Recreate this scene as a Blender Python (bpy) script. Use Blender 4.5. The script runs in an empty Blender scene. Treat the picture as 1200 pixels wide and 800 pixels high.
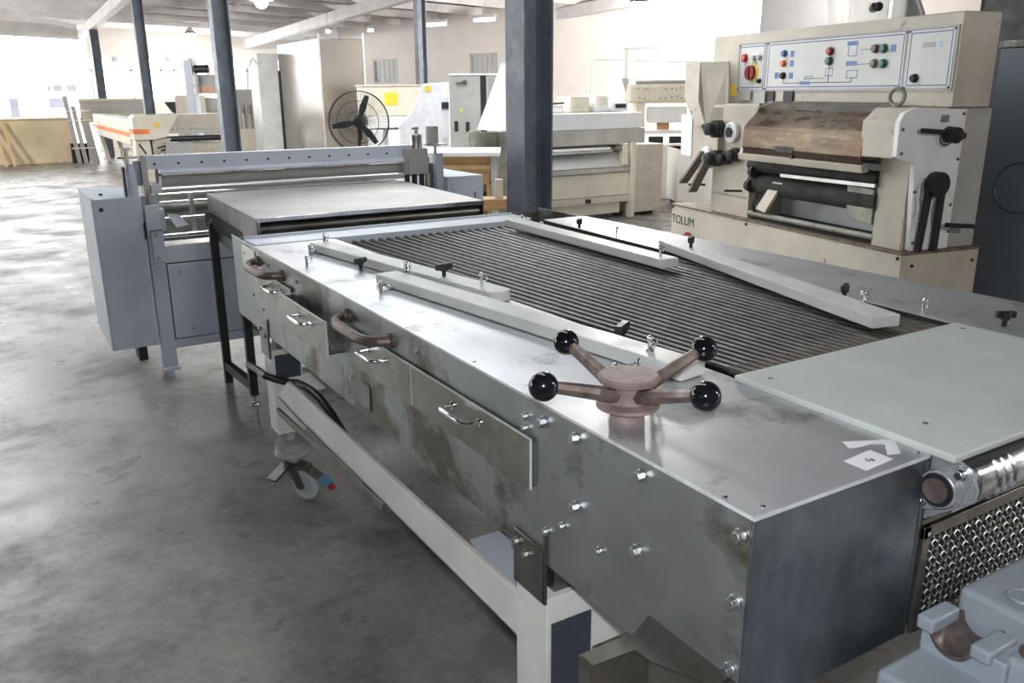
import bpy, bmesh, math, random
from mathutils import Vector, Matrix
random.seed(7)
scene = bpy.context.scene
COL = scene.collection
PI = math.pi
V = Vector

# ------------------------------------------------------------------ helpers
class MB:
    """collects shapes into one mesh"""
    def __init__(self): self.bm = bmesh.new()
    def box(self, a, b, m=None):
        x0,y0,z0 = [min(p,q) for p,q in zip(a,b)]; x1,y1,z1 = [max(p,q) for p,q in zip(a,b)]
        vs = [V(c) for c in ((x0,y0,z0),(x1,y0,z0),(x1,y1,z0),(x0,y1,z0),(x0,y0,z1),(x1,y0,z1),(x1,y1,z1),(x0,y1,z1))]
        if m is not None: vs = [m @ v for v in vs]
        v = [self.bm.verts.new(c) for c in vs]
        for f in ((0,3,2,1),(4,5,6,7),(0,1,5,4),(1,2,6,5),(2,3,7,6),(3,0,4,7)):
            self.bm.faces.new([v[i] for i in f])
        return self
    def bar(self, p0, p1, w, h, up=(0,0,1)):
        """rectangular bar from p0 to p1; w across, h along 'up'"""
        p0, p1 = V(p0), V(p1); d = (p1-p0); L = d.length; d.normalize()
        s = d.cross(V(up)); s.normalize(); u = s.cross(d)
        m = Matrix(((d.x,s.x,u.x,p0.x),(d.y,s.y,u.y,p0.y),(d.z,s.z,u.z,p0.z),(0,0,0,1)))
        return self.box((0,-w/2,-h/2),(L,w/2,h/2), m)
    def prism(self, pts, vec):
        vec = V(vec); pts = [V(p) for p in pts]
        a = [self.bm.verts.new(p) for p in pts]; b = [self.bm.verts.new(p+vec) for p in pts]
        self.bm.faces.new(a); self.bm.faces.new(b[::-1]); n = len(a)
        for i in range(n): self.bm.faces.new((a[i], a[(i+1)%n], b[(i+1)%n], b[i]))
        return self
    def cyl(self, p0, p1, r0, r1=None, seg=16):
        p0, p1 = V(p0), V(p1); r1 = r0 if r1 is None else r1
        d = (p1-p0).normalized(); q = d.to_track_quat('Z','Y')
        A, B = [], []
        for i in range(seg):
            t = 2*PI*i/seg; c = V((math.cos(t), math.sin(t), 0))
            A.append(self.bm.verts.new(p0 + q @ (c*r0))); B.append(self.bm.verts.new(p1 + q @ (c*r1)))
        for i in range(seg): self.bm.faces.new((A[i], A[(i+1)%seg], B[(i+1)%seg], B[i]))
        self.bm.faces.new(A[::-1]); self.bm.faces.new(B)
        return self
    def lathe(self, prof, origin=(0,0,0), axis=(0,0,1), seg=24):
        """prof: list of (radius, height along axis)"""
        o = V(origin); q = V(axis).normalized().to_track_quat('Z','Y'); rings = []
        for r, h in prof:
            if r < 1e-6: rings.append([self.bm.verts.new(o + q @ V((0,0,h)))])
            else: rings.append([self.bm.verts.new(o + q @ V((r*math.cos(2*PI*i/seg), r*math.sin(2*PI*i/seg), h))) for i in range(seg)])
        for A, B in zip(rings, rings[1:]):
            for i in range(seg):
                j = (i+1) % seg
                if len(A) == 1 and len(B) == 1: continue
                if len(A) == 1: self.bm.faces.new((A[0], B[j], B[i]))
                elif len(B) == 1: self.bm.faces.new((A[i], A[j], B[0]))
                else: self.bm.faces.new((A[i], A[j], B[j], B[i]))
        if len(rings[0]) > 1: self.bm.faces.new(rings[0][::-1])
        if len(rings[-1]) > 1: self.bm.faces.new(rings[-1])
        return self
    def sphere(self, c, r, seg=20):
        n = max(6, seg//2)
        return self.lathe([(r*math.sin(PI*i/n), -r*math.cos(PI*i/n)) for i in range(n+1)], c, (0,0,1), seg)
    def tube(self, pts, r, seg=8, closed=False):
        pts = [V(p) for p in pts]; n = len(pts); rings = []; prev = None
        for i, p in enumerate(pts):
            if closed: t = pts[(i+1)%n]-pts[i-1]
            else: t = pts[min(i+1,n-1)]-pts[max(i-1,0)]
            t.normalize()
            if prev is None:
                ref = V((0,0,1)) if abs(t.z) < .9 else V((1,0,0)); s = t.cross(ref)
            else: s = prev - t*prev.dot(t)
            s.normalize(); prev = s; u = t.cross(s)
            rr = r[i] if isinstance(r, (list,tuple)) else r
            rings.append([self.bm.verts.new(p + s*(rr*math.cos(2*PI*k/seg)) + u*(rr*math.sin(2*PI*k/seg))) for k in range(seg)])
        m = n if closed else n-1
        for i in range(m):
            A, B = rings[i], rings[(i+1)%n]
            for k in range(seg): self.bm.faces.new((A[k], A[(k+1)%seg], B[(k+1)%seg], B[k]))
        if not closed: self.bm.faces.new(rings[0][::-1]); self.bm.faces.new(rings[-1])
        return self
    def torus(self, c, axis, R, r, seg=16, ts=6, sx=1.0):
        q = V(axis).normalized().to_track_quat('Z','Y'); c = V(c)
        return self.tube([c + q @ V((R*sx*math.cos(2*PI*i/seg), R*math.sin(2*PI*i/seg), 0)) for i in range(seg)], r, ts, True)
    def hexbolt(self, p, d, r, h, washer=True):
        p, d = V(p), V(d).normalized()
        if washer: self.cyl(p, p+d*h*.3, r*1.25, seg=16)
        return self.cyl(p+d*h*.25, p+d*h, r, r*.96, seg=6)
    def build(self, name, mat, parent=None, bevel=0.0, smooth=35, seg=2):
        bm = self.bm
        bmesh.ops.recalc_face_normals(bm, faces=bm.faces)
        me = bpy.data.meshes.new(name); bm.to_mesh(me); bm.free()
        if mat: me.materials.append(mat)
        o = bpy.data.objects.new(name, me); COL.objects.link(o)
        if parent: o.parent = parent
        if smooth:
            for p in me.polygons: p.use_smooth = True
            me.set_sharp_from_angle(angle=math.radians(smooth))
        if bevel:
            b = o.modifiers.new('Bevel', 'BEVEL'); b.width = bevel; b.segments = seg; b.limit_method = 'ANGLE'; b.angle_limit = math.radians(40)
            b.harden_normals = False
        return o

def tag(o, label, cat, group=None, kind=None):
    o['label'] = label; o['category'] = cat
    if group: o['group'] = group
    if kind: o['kind'] = kind
    return o
def thing(name, label, cat, loc=(0,0,0), rz=0.0, group=None, kind=None):
    o = bpy.data.objects.new(name, None); COL.objects.link(o); o.location = loc; o.rotation_euler = (0,0,rz)
    o.empty_display_size = .1
    return tag(o, label, cat, group, kind)
def lab(o, s): o['label'] = s; return o
def B(name, mat, parent, *boxes, bev=.003):
    m = MB()
    for a, b in boxes: m.box(a, b)
    return m.build(name, mat, parent, bev)
def text(name, s, mat, parent, loc, size, xdir, ydir, ext=.0006):
    c = bpy.data.curves.new(name, 'FONT'); c.body = s; c.size = size; c.extrude = ext; c.align_x = 'CENTER'; c.align_y = 'CENTER'
    c.materials.append(mat)
    o = bpy.data.objects.new(name, c); COL.objects.link(o)
    x, y = V(xdir).normalized(), V(ydir).normalized(); z = x.cross(y)
    o.matrix_local = Matrix(((x.x,y.x,z.x,loc[0]),(x.y,y.y,z.y,loc[1]),(x.z,y.z,z.z,loc[2]),(0,0,0,1)))
    bpy.context.view_layer.update()
    me = bpy.data.meshes.new_from_object(o); me.name = name; mw = o.matrix_local.copy(); bpy.data.objects.remove(o); bpy.data.curves.remove(c)
    if not me.materials: me.materials.append(mat)
    o = bpy.data.objects.new(name, me); COL.objects.link(o); o.parent = parent; o.matrix_local = mw
    return o

# ------------------------------------------------------------------ materials
def new_mat(name):
    m = bpy.data.materials.new(name); m.use_nodes = True
    nt = m.node_tree; return m, nt, nt.nodes['Principled BSDF']
def coords(nt, scale=(1,1,1)):
    t = nt.nodes.new('ShaderNodeTexCoord'); mp = nt.nodes.new('ShaderNodeMapping'); mp.inputs['Scale'].default_value = scale
    nt.links.new(t.outputs['Object'], mp.inputs['Vector']); return mp.outputs['Vector']
def noise(nt, vec, scale, detail=4, rough=.6, dist=0):
    n = nt.nodes.new('ShaderNodeTexNoise'); n.inputs['Scale'].default_value = scale; n.inputs['Detail'].default_value = detail
    n.inputs['Roughness'].default_value = rough; n.inputs['Distortion'].default_value = dist
    nt.links.new(vec, n.inputs['Vector']); return n.outputs['Fac']
def ramp(nt, fac, stops):
    r = nt.nodes.new('ShaderNodeValToRGB'); e = r.color_ramp.elements
    while len(e) < len(stops): e.new(.5)
    for i, (p, c) in enumerate(stops):
        e[i].position = p; e[i].color = (*c, 1) if len(c) == 3 else c
    nt.links.new(fac, r.inputs['Fac']); return r.outputs['Color']
def mixc(nt, fac, a, b, mode='MIX'):
    m = nt.nodes.new('ShaderNodeMix'); m.data_type = 'RGBA'; m.blend_type = mode
    for s, v in ((0, fac), (6, a), (7, b)):
        if hasattr(v, 'links') or hasattr(v, 'is_linked'): nt.links.new(v, m.inputs[s])
        else: m.inputs[s].default_value = v if s == 0 else ((*v, 1) if len(v) == 3 else v)
    return m.outputs[2]
def g(v): return (v, v, v)
def mat(name, col, rough=.5, metal=0.0, var=.08, vscale=6, stretch=(1,1,1), stain=None, sscale=3, sthr=(.6,.72), bump=0, bscale=60, rvar=.1, emit=None, spec=None, aniso=0):
    m, nt, b = new_mat(name)
    vec = coords(nt, stretch)
    n1 = noise(nt, vec, vscale)
    lo = tuple(max(0, c*(1-var*2)) for c in col); hi = tuple(min(1, c*(1+var*2)) for c in col)
    c = ramp(nt, n1, [(.3, lo), (.7, hi)])
    if stain:
        v2 = coords(nt, (1,1,1)); n2 = noise(nt, v2, sscale, 6, .68, .3)
        f = ramp(nt, n2, [(sthr[0], g(0)), (sthr[1], g(1))])
        c = mixc(nt, f, c, stain)
    nt.links.new(c, b.inputs['Base Color'])
    b.inputs['Metallic'].default_value = metal
    n3 = noise(nt, vec, vscale*2.3)
    r = ramp(nt, n3, [(.3, g(max(0.02, rough-rvar))), (.7, g(min(1, rough+rvar)))])
    nt.links.new(r, b.inputs['Roughness'])
    if aniso: b.inputs['Anisotropic'].default_value = aniso
    if spec is not None: b.inputs['Specular IOR Level'].default_value = spec
    if bump:
        n4 = noise(nt, vec, bscale, 3); bp = nt.nodes.new('ShaderNodeBump'); bp.inputs['Strength'].default_value = bump
        bp.inputs['Distance'].default_value = .004; nt.links.new(n4, bp.inputs['Height']); nt.links.new(bp.outputs['Normal'], b.inputs['Normal'])
    if emit: b.inputs['Emission Color'].default_value = (*emit[0], 1); b.inputs['Emission Strength'].default_value = emit[1]
    return m

M = {}
M['steel'] = mat('stainless_side', (.36,.38,.365), .38, .72, .12, 2.4, stain=(.15,.135,.115), sscale=2.3, sthr=(.50,.60), rvar=.08)
M['steel_drawer'] = mat('brown_stained_steel', (.34,.33,.30), .36, .95, .14, 3, stain=(.20,.17,.14), sscale=3, sthr=(.48,.66), rvar=.06)
M['steel_end'] = mat('blued_end_steel', (.225,.25,.265), .40, .85, .22, 3.2, (2.2,1,.7), stain=(.13,.145,.155), sscale=4, sthr=(.46,.64), rvar=.06)
M['worn_edge_glint'] = mat('worn_edge_highlight', (.70,.71,.72), .35, .25, .1, 14)  # burnished edges, kept pale so the edge highlight sits in the colour
M['cast_silver'] = mat('silver_cast_metal', (.50,.52,.535), .33, .6, .08, 14)
M['bolt'] = mat('zinc_bolt', (.50,.51,.52), .36, .95, .08, 20)
M['steel_top'] = mat('stainless_top', (.55,.555,.57), .42, .75, .05, 5, (1,.5,1), stain=(.31,.30,.30), sscale=6, sthr=(.55,.66), rvar=.05, bump=.02, bscale=14)
M['steel_dk'] = mat('stained_steel', (.22,.215,.20), .42, 1, .15, 6)
M['steel_br'] = mat('bright_steel', (.72,.73,.75), .2, 1, .05, 10)
M['steel_mid'] = mat('sheet_steel', (.50,.48,.45), .38, 1, .08, 3)
M['chrome'] = mat('chrome', (.82,.83,.85), .12, 1, .03, 10, rvar=.04)
M['rod'] = mat('rod_steel', (.17,.168,.16), .42, 1, .12, 20)
M['sleeve'] = mat('brown_sleeve', (.14,.12,.105), .5, .5, .15, 25)
M['handle_brown'] = mat('brown_grab_handle', (.15,.115,.10), .5, .5, .15, 25)
M['rust_edge'] = mat('rusty_grime', (.17,.125,.09), .7, 0, .25, 12)
M['rubber'] = mat('black_rubber', (.018,.019,.022), .5, 0, .2, 8)
M['ball'] = mat('black_bakelite', (.006,.007,.009), .12, 0, .1, 8, rvar=.03)
M['rust'] = mat('worn_brown_steel', (.26,.21,.19), .5, .75, .2, 25, stain=(.13,.09,.075), sscale=20, sthr=(.5,.7))
M['rust_hub'] = mat('red_brown_paint', (.26,.19,.175), .6, .2, .12, 30)
M['white_rail'] = mat('white_plastic', (.63,.64,.61), .45, 0, .05, 6)
M['belt'] = mat('pale_plate', (.53,.56,.53), .5, 0, .04, 5, stain=(.44,.46,.44), sscale=7, sthr=(.66,.72))
M['white_paint'] = mat('white_painted_steel', (.80,.79,.74), .45, 0, .05, 4, stain=(.42,.38,.30), sscale=4, sthr=(.66,.70))
M['blue_grey'] = mat('blue_grey_paint', (.51,.56,.635), .42, 0, .05, 3)
M['blue_grey_lt'] = mat('pale_blue_grey_paint', (.57,.61,.68), .42, 0, .05, 3)
M['column'] = mat('column_paint', (.145,.165,.20), .5, 0, .12, 6, stain=(.24,.235,.24), sscale=2, sthr=(.56,.66))
M['black'] = mat('black_paint', (.02,.02,.021), .5, 0, .2, 5)
M['dark'] = mat('near_black_matte', (.03,.029,.027), .75, 0, .3, 9)  # very dark matte tone for inner sheets, trays, rolls and small parts
M['cream'] = mat('cream_paint', (.545,.495,.405), .45, 0, .06, 3, stain=(.30,.22,.15), sscale=9, sthr=(.64,.70))
M['cream_cl'] = mat('clean_cream_paint', (.72,.66,.54), .45, 0, .05, 3)
M['white_mach'] = mat('chipped_white_paint', (.86,.86,.86), .4, 0, .04, 4, stain=(.22,.15,.11), sscale=16, sthr=(.70,.735))
M['amber'] = mat('stained_guard_steel', (.115,.09,.066), .30, 1, .2, 2.5, (1,1,5), stain=(.10,.065,.045), sscale=3, sthr=(.44,.66))
M['grey_cab'] = mat('grey_cabinet_paint', (.44,.43,.41), .5, 0, .06, 4)
M['olive'] = mat('olive_grime_steel', (.30,.30,.25), .6, .3, .15, 8)
M['red'] = mat('red_plastic', (.55,.03,.03), .35)
M['dkred'] = mat('dark_red_plastic', (.28,.03,.025), .35)
M['green'] = mat('green_plastic', (.04,.16,.10), .35)
M['blue'] = mat('blue_plastic', (.10,.18,.42), .4)
M['pedal_blue'] = mat('sky_blue_paint', (.13,.36,.56), .45)
M['orange'] = mat('orange_paint', (.90,.22,.05), .45)
M['yellow'] = mat('yellow_sticker', (.90,.60,.05), .5)
M['brown_btn'] = mat('brown_button', (.20,.13,.07), .35)
M['paper'] = mat('white_paper', (.76,.76,.78), .7, 0, .02, 5)
M['ink'] = mat('black_ink', (.02,.02,.02), .6)
M['panel'] = mat('panel_face', (.63,.63,.60), .4, 0, .03, 4)
M['line_blue'] = mat('blue_print', (.10,.14,.40), .5)
M['wood'] = mat('wood_board', (.50,.30,.13), .6, 0, .15, 3, (1,1,8))
M['wood_pale'] = mat('pale_wood', (.72,.52,.28), .65, 0, .15, 4, (8,8,1))
M['enclosure'] = mat('pale_enclosure_steel', (.78,.77,.75), .3, .35, .02, 1.5, (5,5,.4), rvar=.03)
M['table_sheet'] = mat('dull_table_sheet', (.46,.44,.41), .5, .45, .05, 4)
M['oven'] = mat('brushed_oven_steel', (.36,.335,.305), .24, 1, .02, 1.5, (5,5,.4), rvar=.03)
M['dark_panel'] = mat('dark_steel_panel', (.12,.14,.17), .25, .6, .1, 2)
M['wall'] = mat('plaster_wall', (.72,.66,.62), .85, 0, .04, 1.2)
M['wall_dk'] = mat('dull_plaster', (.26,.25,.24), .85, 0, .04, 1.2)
M['low_wall'] = mat('yellow_render', (.78,.65,.43), .85, 0, .06, 2, stain=(.34,.27,.17), sscale=.9, sthr=(.60,.70))
M['roof'] = mat('roof_sheet', (.045,.04,.038), .6, .2, .1, .8)
M['purlin'] = mat('purlin_paint', (.78,.76,.74), .55, 0, .08, 2)
M['beam'] = mat('beam_paint', (.56,.53,.52), .5, 0, .08, 2)
M['house'] = mat('outdoor_white_wall', (.80,.80,.80), .8)
M['glass_dk'] = mat('dark_glass', (.12,.12,.14), .15)
M['white'] = mat('bright_white', (.82,.82,.82), .5, 0, .02)
M['caster_wheel'] = mat('grey_nylon', (.48,.52,.51), .5, 0, .08, 6)
M['cast_grey'] = mat('cast_blue_grey_paint', (.34,.385,.43), .38, 0, .05, 6, bump=.08, bscale=25)
M['lamp'] = mat('lamp_glow', (1,1,1), .5, emit=((1,.97,.95), 60))
M['tube'] = mat('tube_glow', (1,1,1), .5, emit=((1,.95,.86), 9))

# concrete floor
def floor_mat():
    m, nt, b = new_mat('worn_concrete')
    vec = coords(nt)
    big = noise(nt, vec, .45, 5, .6, .1); mid = noise(nt, vec, 1.5, 9, .70, .15); fine = noise(nt, vec, 26, 8, .8)
    c1 = ramp(nt, big, [(.35, (.20,.19,.18)), (.65, (.46,.43,.395))])
    f = ramp(nt, mid, [(.50, g(0)), (.68, g(1))])
    c2 = mixc(nt, f, c1, (.10,.095,.09))
    f3 = ramp(nt, fine, [(.30, g(.72)), (.70, g(1.18))])
    c3 = mixc(nt, 1.0, c2, f3, 'MULTIPLY')
    nt.links.new(c3, b.inputs['Base Color'])
    r = ramp(nt, mid, [(.40, g(.26)), (.60, g(.50))]); nt.links.new(r, b.inputs['Roughness'])
    bp = nt.nodes.new('ShaderNodeBump'); bp.inputs['Strength'].default_value = .12; bp.inputs['Distance'].default_value = .006
    nt.links.new(fine, bp.inputs['Height']); nt.links.new(bp.outputs['Normal'], b.inputs['Normal'])
    return m
M['floor'] = floor_mat()

# ------------------------------------------------------------------ camera
cam = bpy.data.cameras.new('camera'); co = bpy.data.objects.new('camera', cam); COL.objects.link(co)
cam.sensor_width = 36; cam.lens = 36*990/1200; cam.clip_start = .02; cam.clip_end = 300
def cam_rot():
    pitch, roll, yaw = [math.radians(a) for a in (16.47, -.44, -58.79)]
    def Rx(a): c,s = math.cos(a),math.sin(a); return Matrix(((1,0,0),(0,c,-s),(0,s,c)))
    def Rz(a): c,s = math.cos(a),math.sin(a); return Matrix(((c,-s,0),(s,c,0),(0,0,1)))
    R0 = Rz(roll) @ Rx(pitch) @ Matrix(((1,0,0),(0,0,-1),(0,1,0))) @ Rz(yaw)
    sg = lambda x: 1 if x > 0 else -1
    cy = V((R0[0][0],R0[1][0],R0[2][0]))*sg(R0[2][0]); cx = V((R0[0][1],R0[1][1],R0[2][1]))*sg(R0[2][1]); cz = V((R0[0][2],R0[1][2],R0[2][2]))
    # rows: camera right, down, forward in world axes
    right = V((cx[0],cy[0],cz[0])); down = V((cx[1],cy[1],cz[1])); fwd = V((cx[2],cy[2],cz[2]))
    return Matrix((right, -down, -fwd)).transposed()
co.matrix_world = Matrix.Translation((-.80245,-.7073,1.55)) @ cam_rot().to_4x4()
scene.camera = co

# ------------------------------------------------------------------ building shell
def S(o, label, cat): return tag(o, label, cat, kind='structure')
fl = MB().box((-14,-7,-.12),(16,27,0)).build('floor', M['floor']); S(fl, 'worn grey concrete floor with dark stains under all the machines', 'floor')
yard = MB().box((-30,27,-.2),(40,60,-.02)).build('ground', M['house']); S(yard, 'bright yard outside the open end of the hall', 'ground')

def zb(x, y): return 3.0 + .027*(25.7-y) - .040*(x-1.86)      # underside of the roof beams
roof = thing('ceiling', 'dark sheet metal roof on pale purlins and long beams', 'roof', kind='structure')
def sheet(x0, x1, y0, y1):
    m = MB(); n = max(2, int((x1-x0)/.125)); top = []
    rows = [y0, y1]; grid = []
    for y in rows:
        row = []
        for i in range(n+1):
            x = x0 + (x1-x0)*i/n; row.append(m.bm.verts.new((x, y, zb(x,y)+.40 + (.035 if i % 4 in (0,1) else 0))))
        grid.append(row)
    up = [[m.bm.verts.new(v.co + V((0,0,.012))) for v in row] for row in grid]
    for i in range(n):
        m.bm.faces.new((grid[0][i], grid[0][i+1], grid[1][i+1], grid[1][i])); m.bm.faces.new((up[0][i+1], up[0][i], up[1][i], up[1][i+1]))
    return m.build('roof_sheet', M['roof'], roof, smooth=0)
sheet(-14.2, -2.4, -7, 26.2); sheet(-2.4, -.7, -7, 7.0); sheet(-2.4, -.7, 15.5, 26.2); sheet(-.7, .1, -7, 26.2); sheet(.1, .5, -7, 26.2); sheet(.5, 1.1, -7, 1.2); sheet(.5, 1.1, 5.0, 26.2); sheet(1.1, 1.5, -7, 26.2); sheet(1.5, 2.6, -7, 26.2); sheet(4.4, 16, -7, 26.2); sheet(2.6, 4.4, 13.5, 26.2); sheet(2.6, 4.4, -7, 5.0)      # three open skylight strips, unseen, added for table light and floor glare
for x in (1.86, 6.15, 9.8):
    m = MB()
    y0, y1 = -7, 26
    m.prism([(x-.08,y0,zb(x,y0)),(x+.08,y0,zb(x,y0)),(x+.08,y0,zb(x,y0)+.22),(x-.08,y0,zb(x,y0)+.22)], (0,y1-y0,zb(x,y1)-zb(x,y0)))
    m.build('roof_beam', M['beam'], roof, .004)
y = -5.6
while y < 26:
    x0, x1 = -14, 15.5
    m = MB()
    m.prism([(x0,y,zb(x0,y)+.225),(x0,y+.02,zb(x0,y)+.225),(x0,y+.02,zb(x0,y)+.38),(x0,y+.075,zb(x0,y)+.38),(x0,y+.075,zb(x0,y)+.395),(x0,y,zb(x0,y)+.395)], (x1-x0,0,zb(x1,y)-zb(x0,y)))
    m.build('purlin', M['purlin'], roof, 0, smooth=0)
    y += 1.32
ev = MB().prism([(-14,26,zb(-14,26)-.02),(-14,26.1,zb(-14,26)-.02),(-14,26.1,zb(-14,26)+.43),(-14,26,zb(-14,26)+.43)], (15.8,0,-.632)).build('eave_beam', M['beam'], roof)

def column(x, y, label, w=.19, f=.20):
    ztop = zb(x, y); t = .012
    m = MB(); m.box((-w/2,-f/2,0),(-w/2+t,f/2,ztop)); m.box((w/2-t,-f/2,0),(w/2,f/2,ztop)); m.box((-w/2+t,-.005,0),(w/2-t,.005,ztop))
    m.box((-w/2-.06,-f/2-.06,0),(w/2+.06,f/2+.06,.018))
    o = m.build('column', M['column'], None, .0015); o.location = (x, y, 0)
    return S(o, label, 'column')
column(1.86, 3.48, 'thick blue grey steel column standing right behind the long rod table')
column(1.86, 10.5, 'dark steel column just left of the shiny oven cabinet', .20, .2)
column(1.86, 16.4, 'slim grey steel column behind the machine with the orange stripe', .17, .17)
column(1.86, 23.2, 'thinnest grey column by the low yellow wall at the far end', .19, .19)
column(6.15, 13.85, 'dark steel column in front of the pale wall with shuttered windows', .17, .16)

# oblique right-hand wall with three windows
wd = V((-.29,.957,0)); wp = V((8.622,18.443,0)); wn = V((-.957,-.29,0))
WM = Matrix(((wd.x,-wn.x,0,wp.x),(wd.y,-wn.y,0,wp.y),(0,0,1,0),(0,0,0,1)))       # local x along wall, y outwards (away from the hall), z up
wins = [(1.24,2.2,1.78,2.36),(-2.13,-1.26,1.80,2.39),(-6.43,-5.54,1.74,2.36)]
m = MB(); xs = sorted([-24.0, 3.6]+[w[0] for w in wins]+[w[1] for w in wins])
for a, b in zip(xs, xs[1:]):
    w = next((w for w in wins if abs(w[0]-a) < 1e-6), None)
    if w: m.box((a,0,0),(b,.16,w[2]),WM); m.box((a,0,w[3]),(b,.16,4.2),WM)
    else: m.box((a,0,0),(b,.16,4.2),WM)
S(m.build('wall_right', M['wall'], None, smooth=0), 'pale plastered wall with small shuttered windows behind the machines', 'wall')
wall_names = ['leftmost shuttered window above the beige hood with yellow sticker','middle shuttered window above the grey control cabinet','pale window left of the cream control box']
for i, w in enumerate(wins):
    t = thing('window_%d' % (i+1), wall_names[i], 'window', kind='structure')
    fr = MB(); tt = .035
    fr.box((w[0],.01,w[2]),(w[0]+tt,.09,w[3]),WM); fr.box((w[1]-tt,.01,w[2]),(w[1],.09,w[3]),WM); fr.box((w[0],.01,w[2]),(w[1],.09,w[2]+tt),WM); fr.box((w[0],.01,w[3]-tt),(w[1],.09,w[3]),WM)
    fr.build('window_frame', M['grey_cab'], t, .003)
    sh = MB(); n = 5
    for k in range(n):
        a = w[0]+tt+(w[1]-w[0]-2*tt)*k/n; sh.box((a+.006,.05,w[2]+tt),(a+(w[1]-w[0]-2*tt)/n-.006,.07,w[3]-tt),WM)
    sh.build('shutter', M['grey_cab'] if i < 2 else M['wall'], t)
    MB().box((w[0]+tt,.10,w[2]+tt),(w[1]-tt,.11,w[3]-tt),WM).build('pane', M['glass_dk'] if i < 2 else M['grey_cab'], t)

# closed sides behind and beside the photographer
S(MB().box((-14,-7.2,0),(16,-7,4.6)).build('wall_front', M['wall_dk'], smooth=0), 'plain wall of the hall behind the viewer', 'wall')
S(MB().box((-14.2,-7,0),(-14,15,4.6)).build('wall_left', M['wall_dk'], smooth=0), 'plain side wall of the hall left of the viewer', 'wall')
# far end: low wall, band over glazing
m = MB().box((-14,22.4,0),(1.0,22.62,1.0)); m.box((-14,22.36,1.0),(1.02,22.66,1.04))
S(m.build('wall_back', M['low_wall'], None, .01), 'low yellow rendered wall with brown stains at the open end', 'wall')
m = MB().box((1.95,26,2.55),(8.5,26.2,3.5)).box((1.95,26,0),(8.5,26.2,1.35))
S(m.build('wall_back_upper', M['wall'], smooth=0), 'pale band of wall above and below the far glazing', 'wall')
t = thing('window_4', 'wide overexposed glazing with thin frames at the far end of the hall', 'window', kind='structure')
m = MB()
for z in (1.37, 2.2, 2.53): m.box((1.95,26.03,z-.02),(8.5,26.08,z+.02))
for x in (1.98,3.0,3.79,4.15,5.1,6.2,7.4): m.box((x-.03,26.03,1.37),(x+.03,26.08,2.53))
m.build('window_frame', M['purlin'], t, .004)
for x in (2.6, 4.0, 4.6):
    MB().cyl((x,25.9,2.55),(x,25.9,2.42),.07,.11).build('bracket', M['grey_cab'], t)

# ------------------------------------------------------------------ rod table (the main machine)
T = thing('conveyor_table', 'long stainless table with dark rods, drawers and a four-ball handwheel in the foreground', 'machine table')
W, L = 1.50, 2.82
# sides
sp = MB().box((0,0,.672),(.006,L,.9965)); sp.box((.006,.0,.672),(.03,L,.678))
lab(sp.build('side_panel', M['steel'], T, .0008), 'bolted left side panel with oily stains')
MB().box((W-.006,0,.672),(W,L,.9965)).build('side_panel', M['steel'], T, .0008)
MB().box((.006,L-.006,.69),(W-.006,L,.985)).build('end_panel', M['steel_dk'], T)
m = MB().box((0,-.004,.675),(.386,.0,.9965)); m.box((0,-.0055,.675),(.007,-.004,.9965)); m.box((.380,-.0055,.675),(.388,-.004,.99))
m.build('end_panel', M['steel_end'], T, .001)
# covers
lc = [(0,-.004),(.392,-.004),(.401,.45),(.318,2.49),(.0,2.49)]
lab(MB().prism([(x,y,.9965) for x,y in lc], (0,0,.0035)).build('top_cover', M['steel_top'], T, .001), 'scratched left top cover')
rc = [(1.140,-.004),(W,-.004),(W,2.45),(1.280,2.45),(1.150,.45)]
MB().prism([(x,y,.9965) for x,y in rc], (0,0,.0035)).build('top_cover', M['steel_top'], T, .001)
m = MB()
m.prism([(.401,.45,.9),(.401,.45,.9965),(.318,2.49,.9965),(.318,2.49,.9)], (-.003,0,0)); m.prism([(1.150,.45,.9),(1.150,.45,.9965),(1.28,2.45,.9965),(1.28,2.45,.9)], (.003,0,0))
m.box((.006,.02,.86),(W-.006,2.80,.90)); m.box((.392,-.004,.86),(.395,.45,.995)); m.box((1.137,-.004,.86),(1.140,.45,.995))
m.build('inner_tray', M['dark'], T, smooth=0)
# blue-grey cross bar at the far end of the rods
m = MB().box((.010,2.49,.955),(1.24,2.66,1.003)); m.box((.010,2.655,.955),(1.24,2.664,1.012)); m.box((1.236,2.49,.94),(1.242,2.664,1.006))
m.build('cross_bar', M['blue_grey_lt'], T, .002)
MB().box((.04,2.69,.93),(1.30,2.78,.962)).build('rim', M['olive'], T, .002)
# rods
N = 27
for i in range(N):
    xn, xf = .492+.0252*i, .322+.0375*i
    m = MB().cyl((xn,.462,.976),(xf,2.50,.976),.0085,.0085,8)
    o = m.build('rod', M['rod'], T)
    MB().cyl((xn,.448,.976),(xn+(xf-xn)*.035,.52,.976),.0108,.0100,8).build('sleeve', M['sleeve'], o)
MB().box((.40,.425,.93),(1.15,.452,.966)).build('rod_holder', M['rust'], T, .002)
# pale feed plate
m = MB().prism([(.388,-.045,.998),(1.122,-.045,.998),(1.122,.415,.998),(.388,.415,.998)], (0,0,.014))
m.build('feed_plate', M['belt'], T, .004)
for x, y in ((.43,.36),(.47,.06),(1.08,.37)): MB().cyl((x,y,1.0115),(x,y,1.0135),.005).build('screw', M['steel_br'], T)

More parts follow.
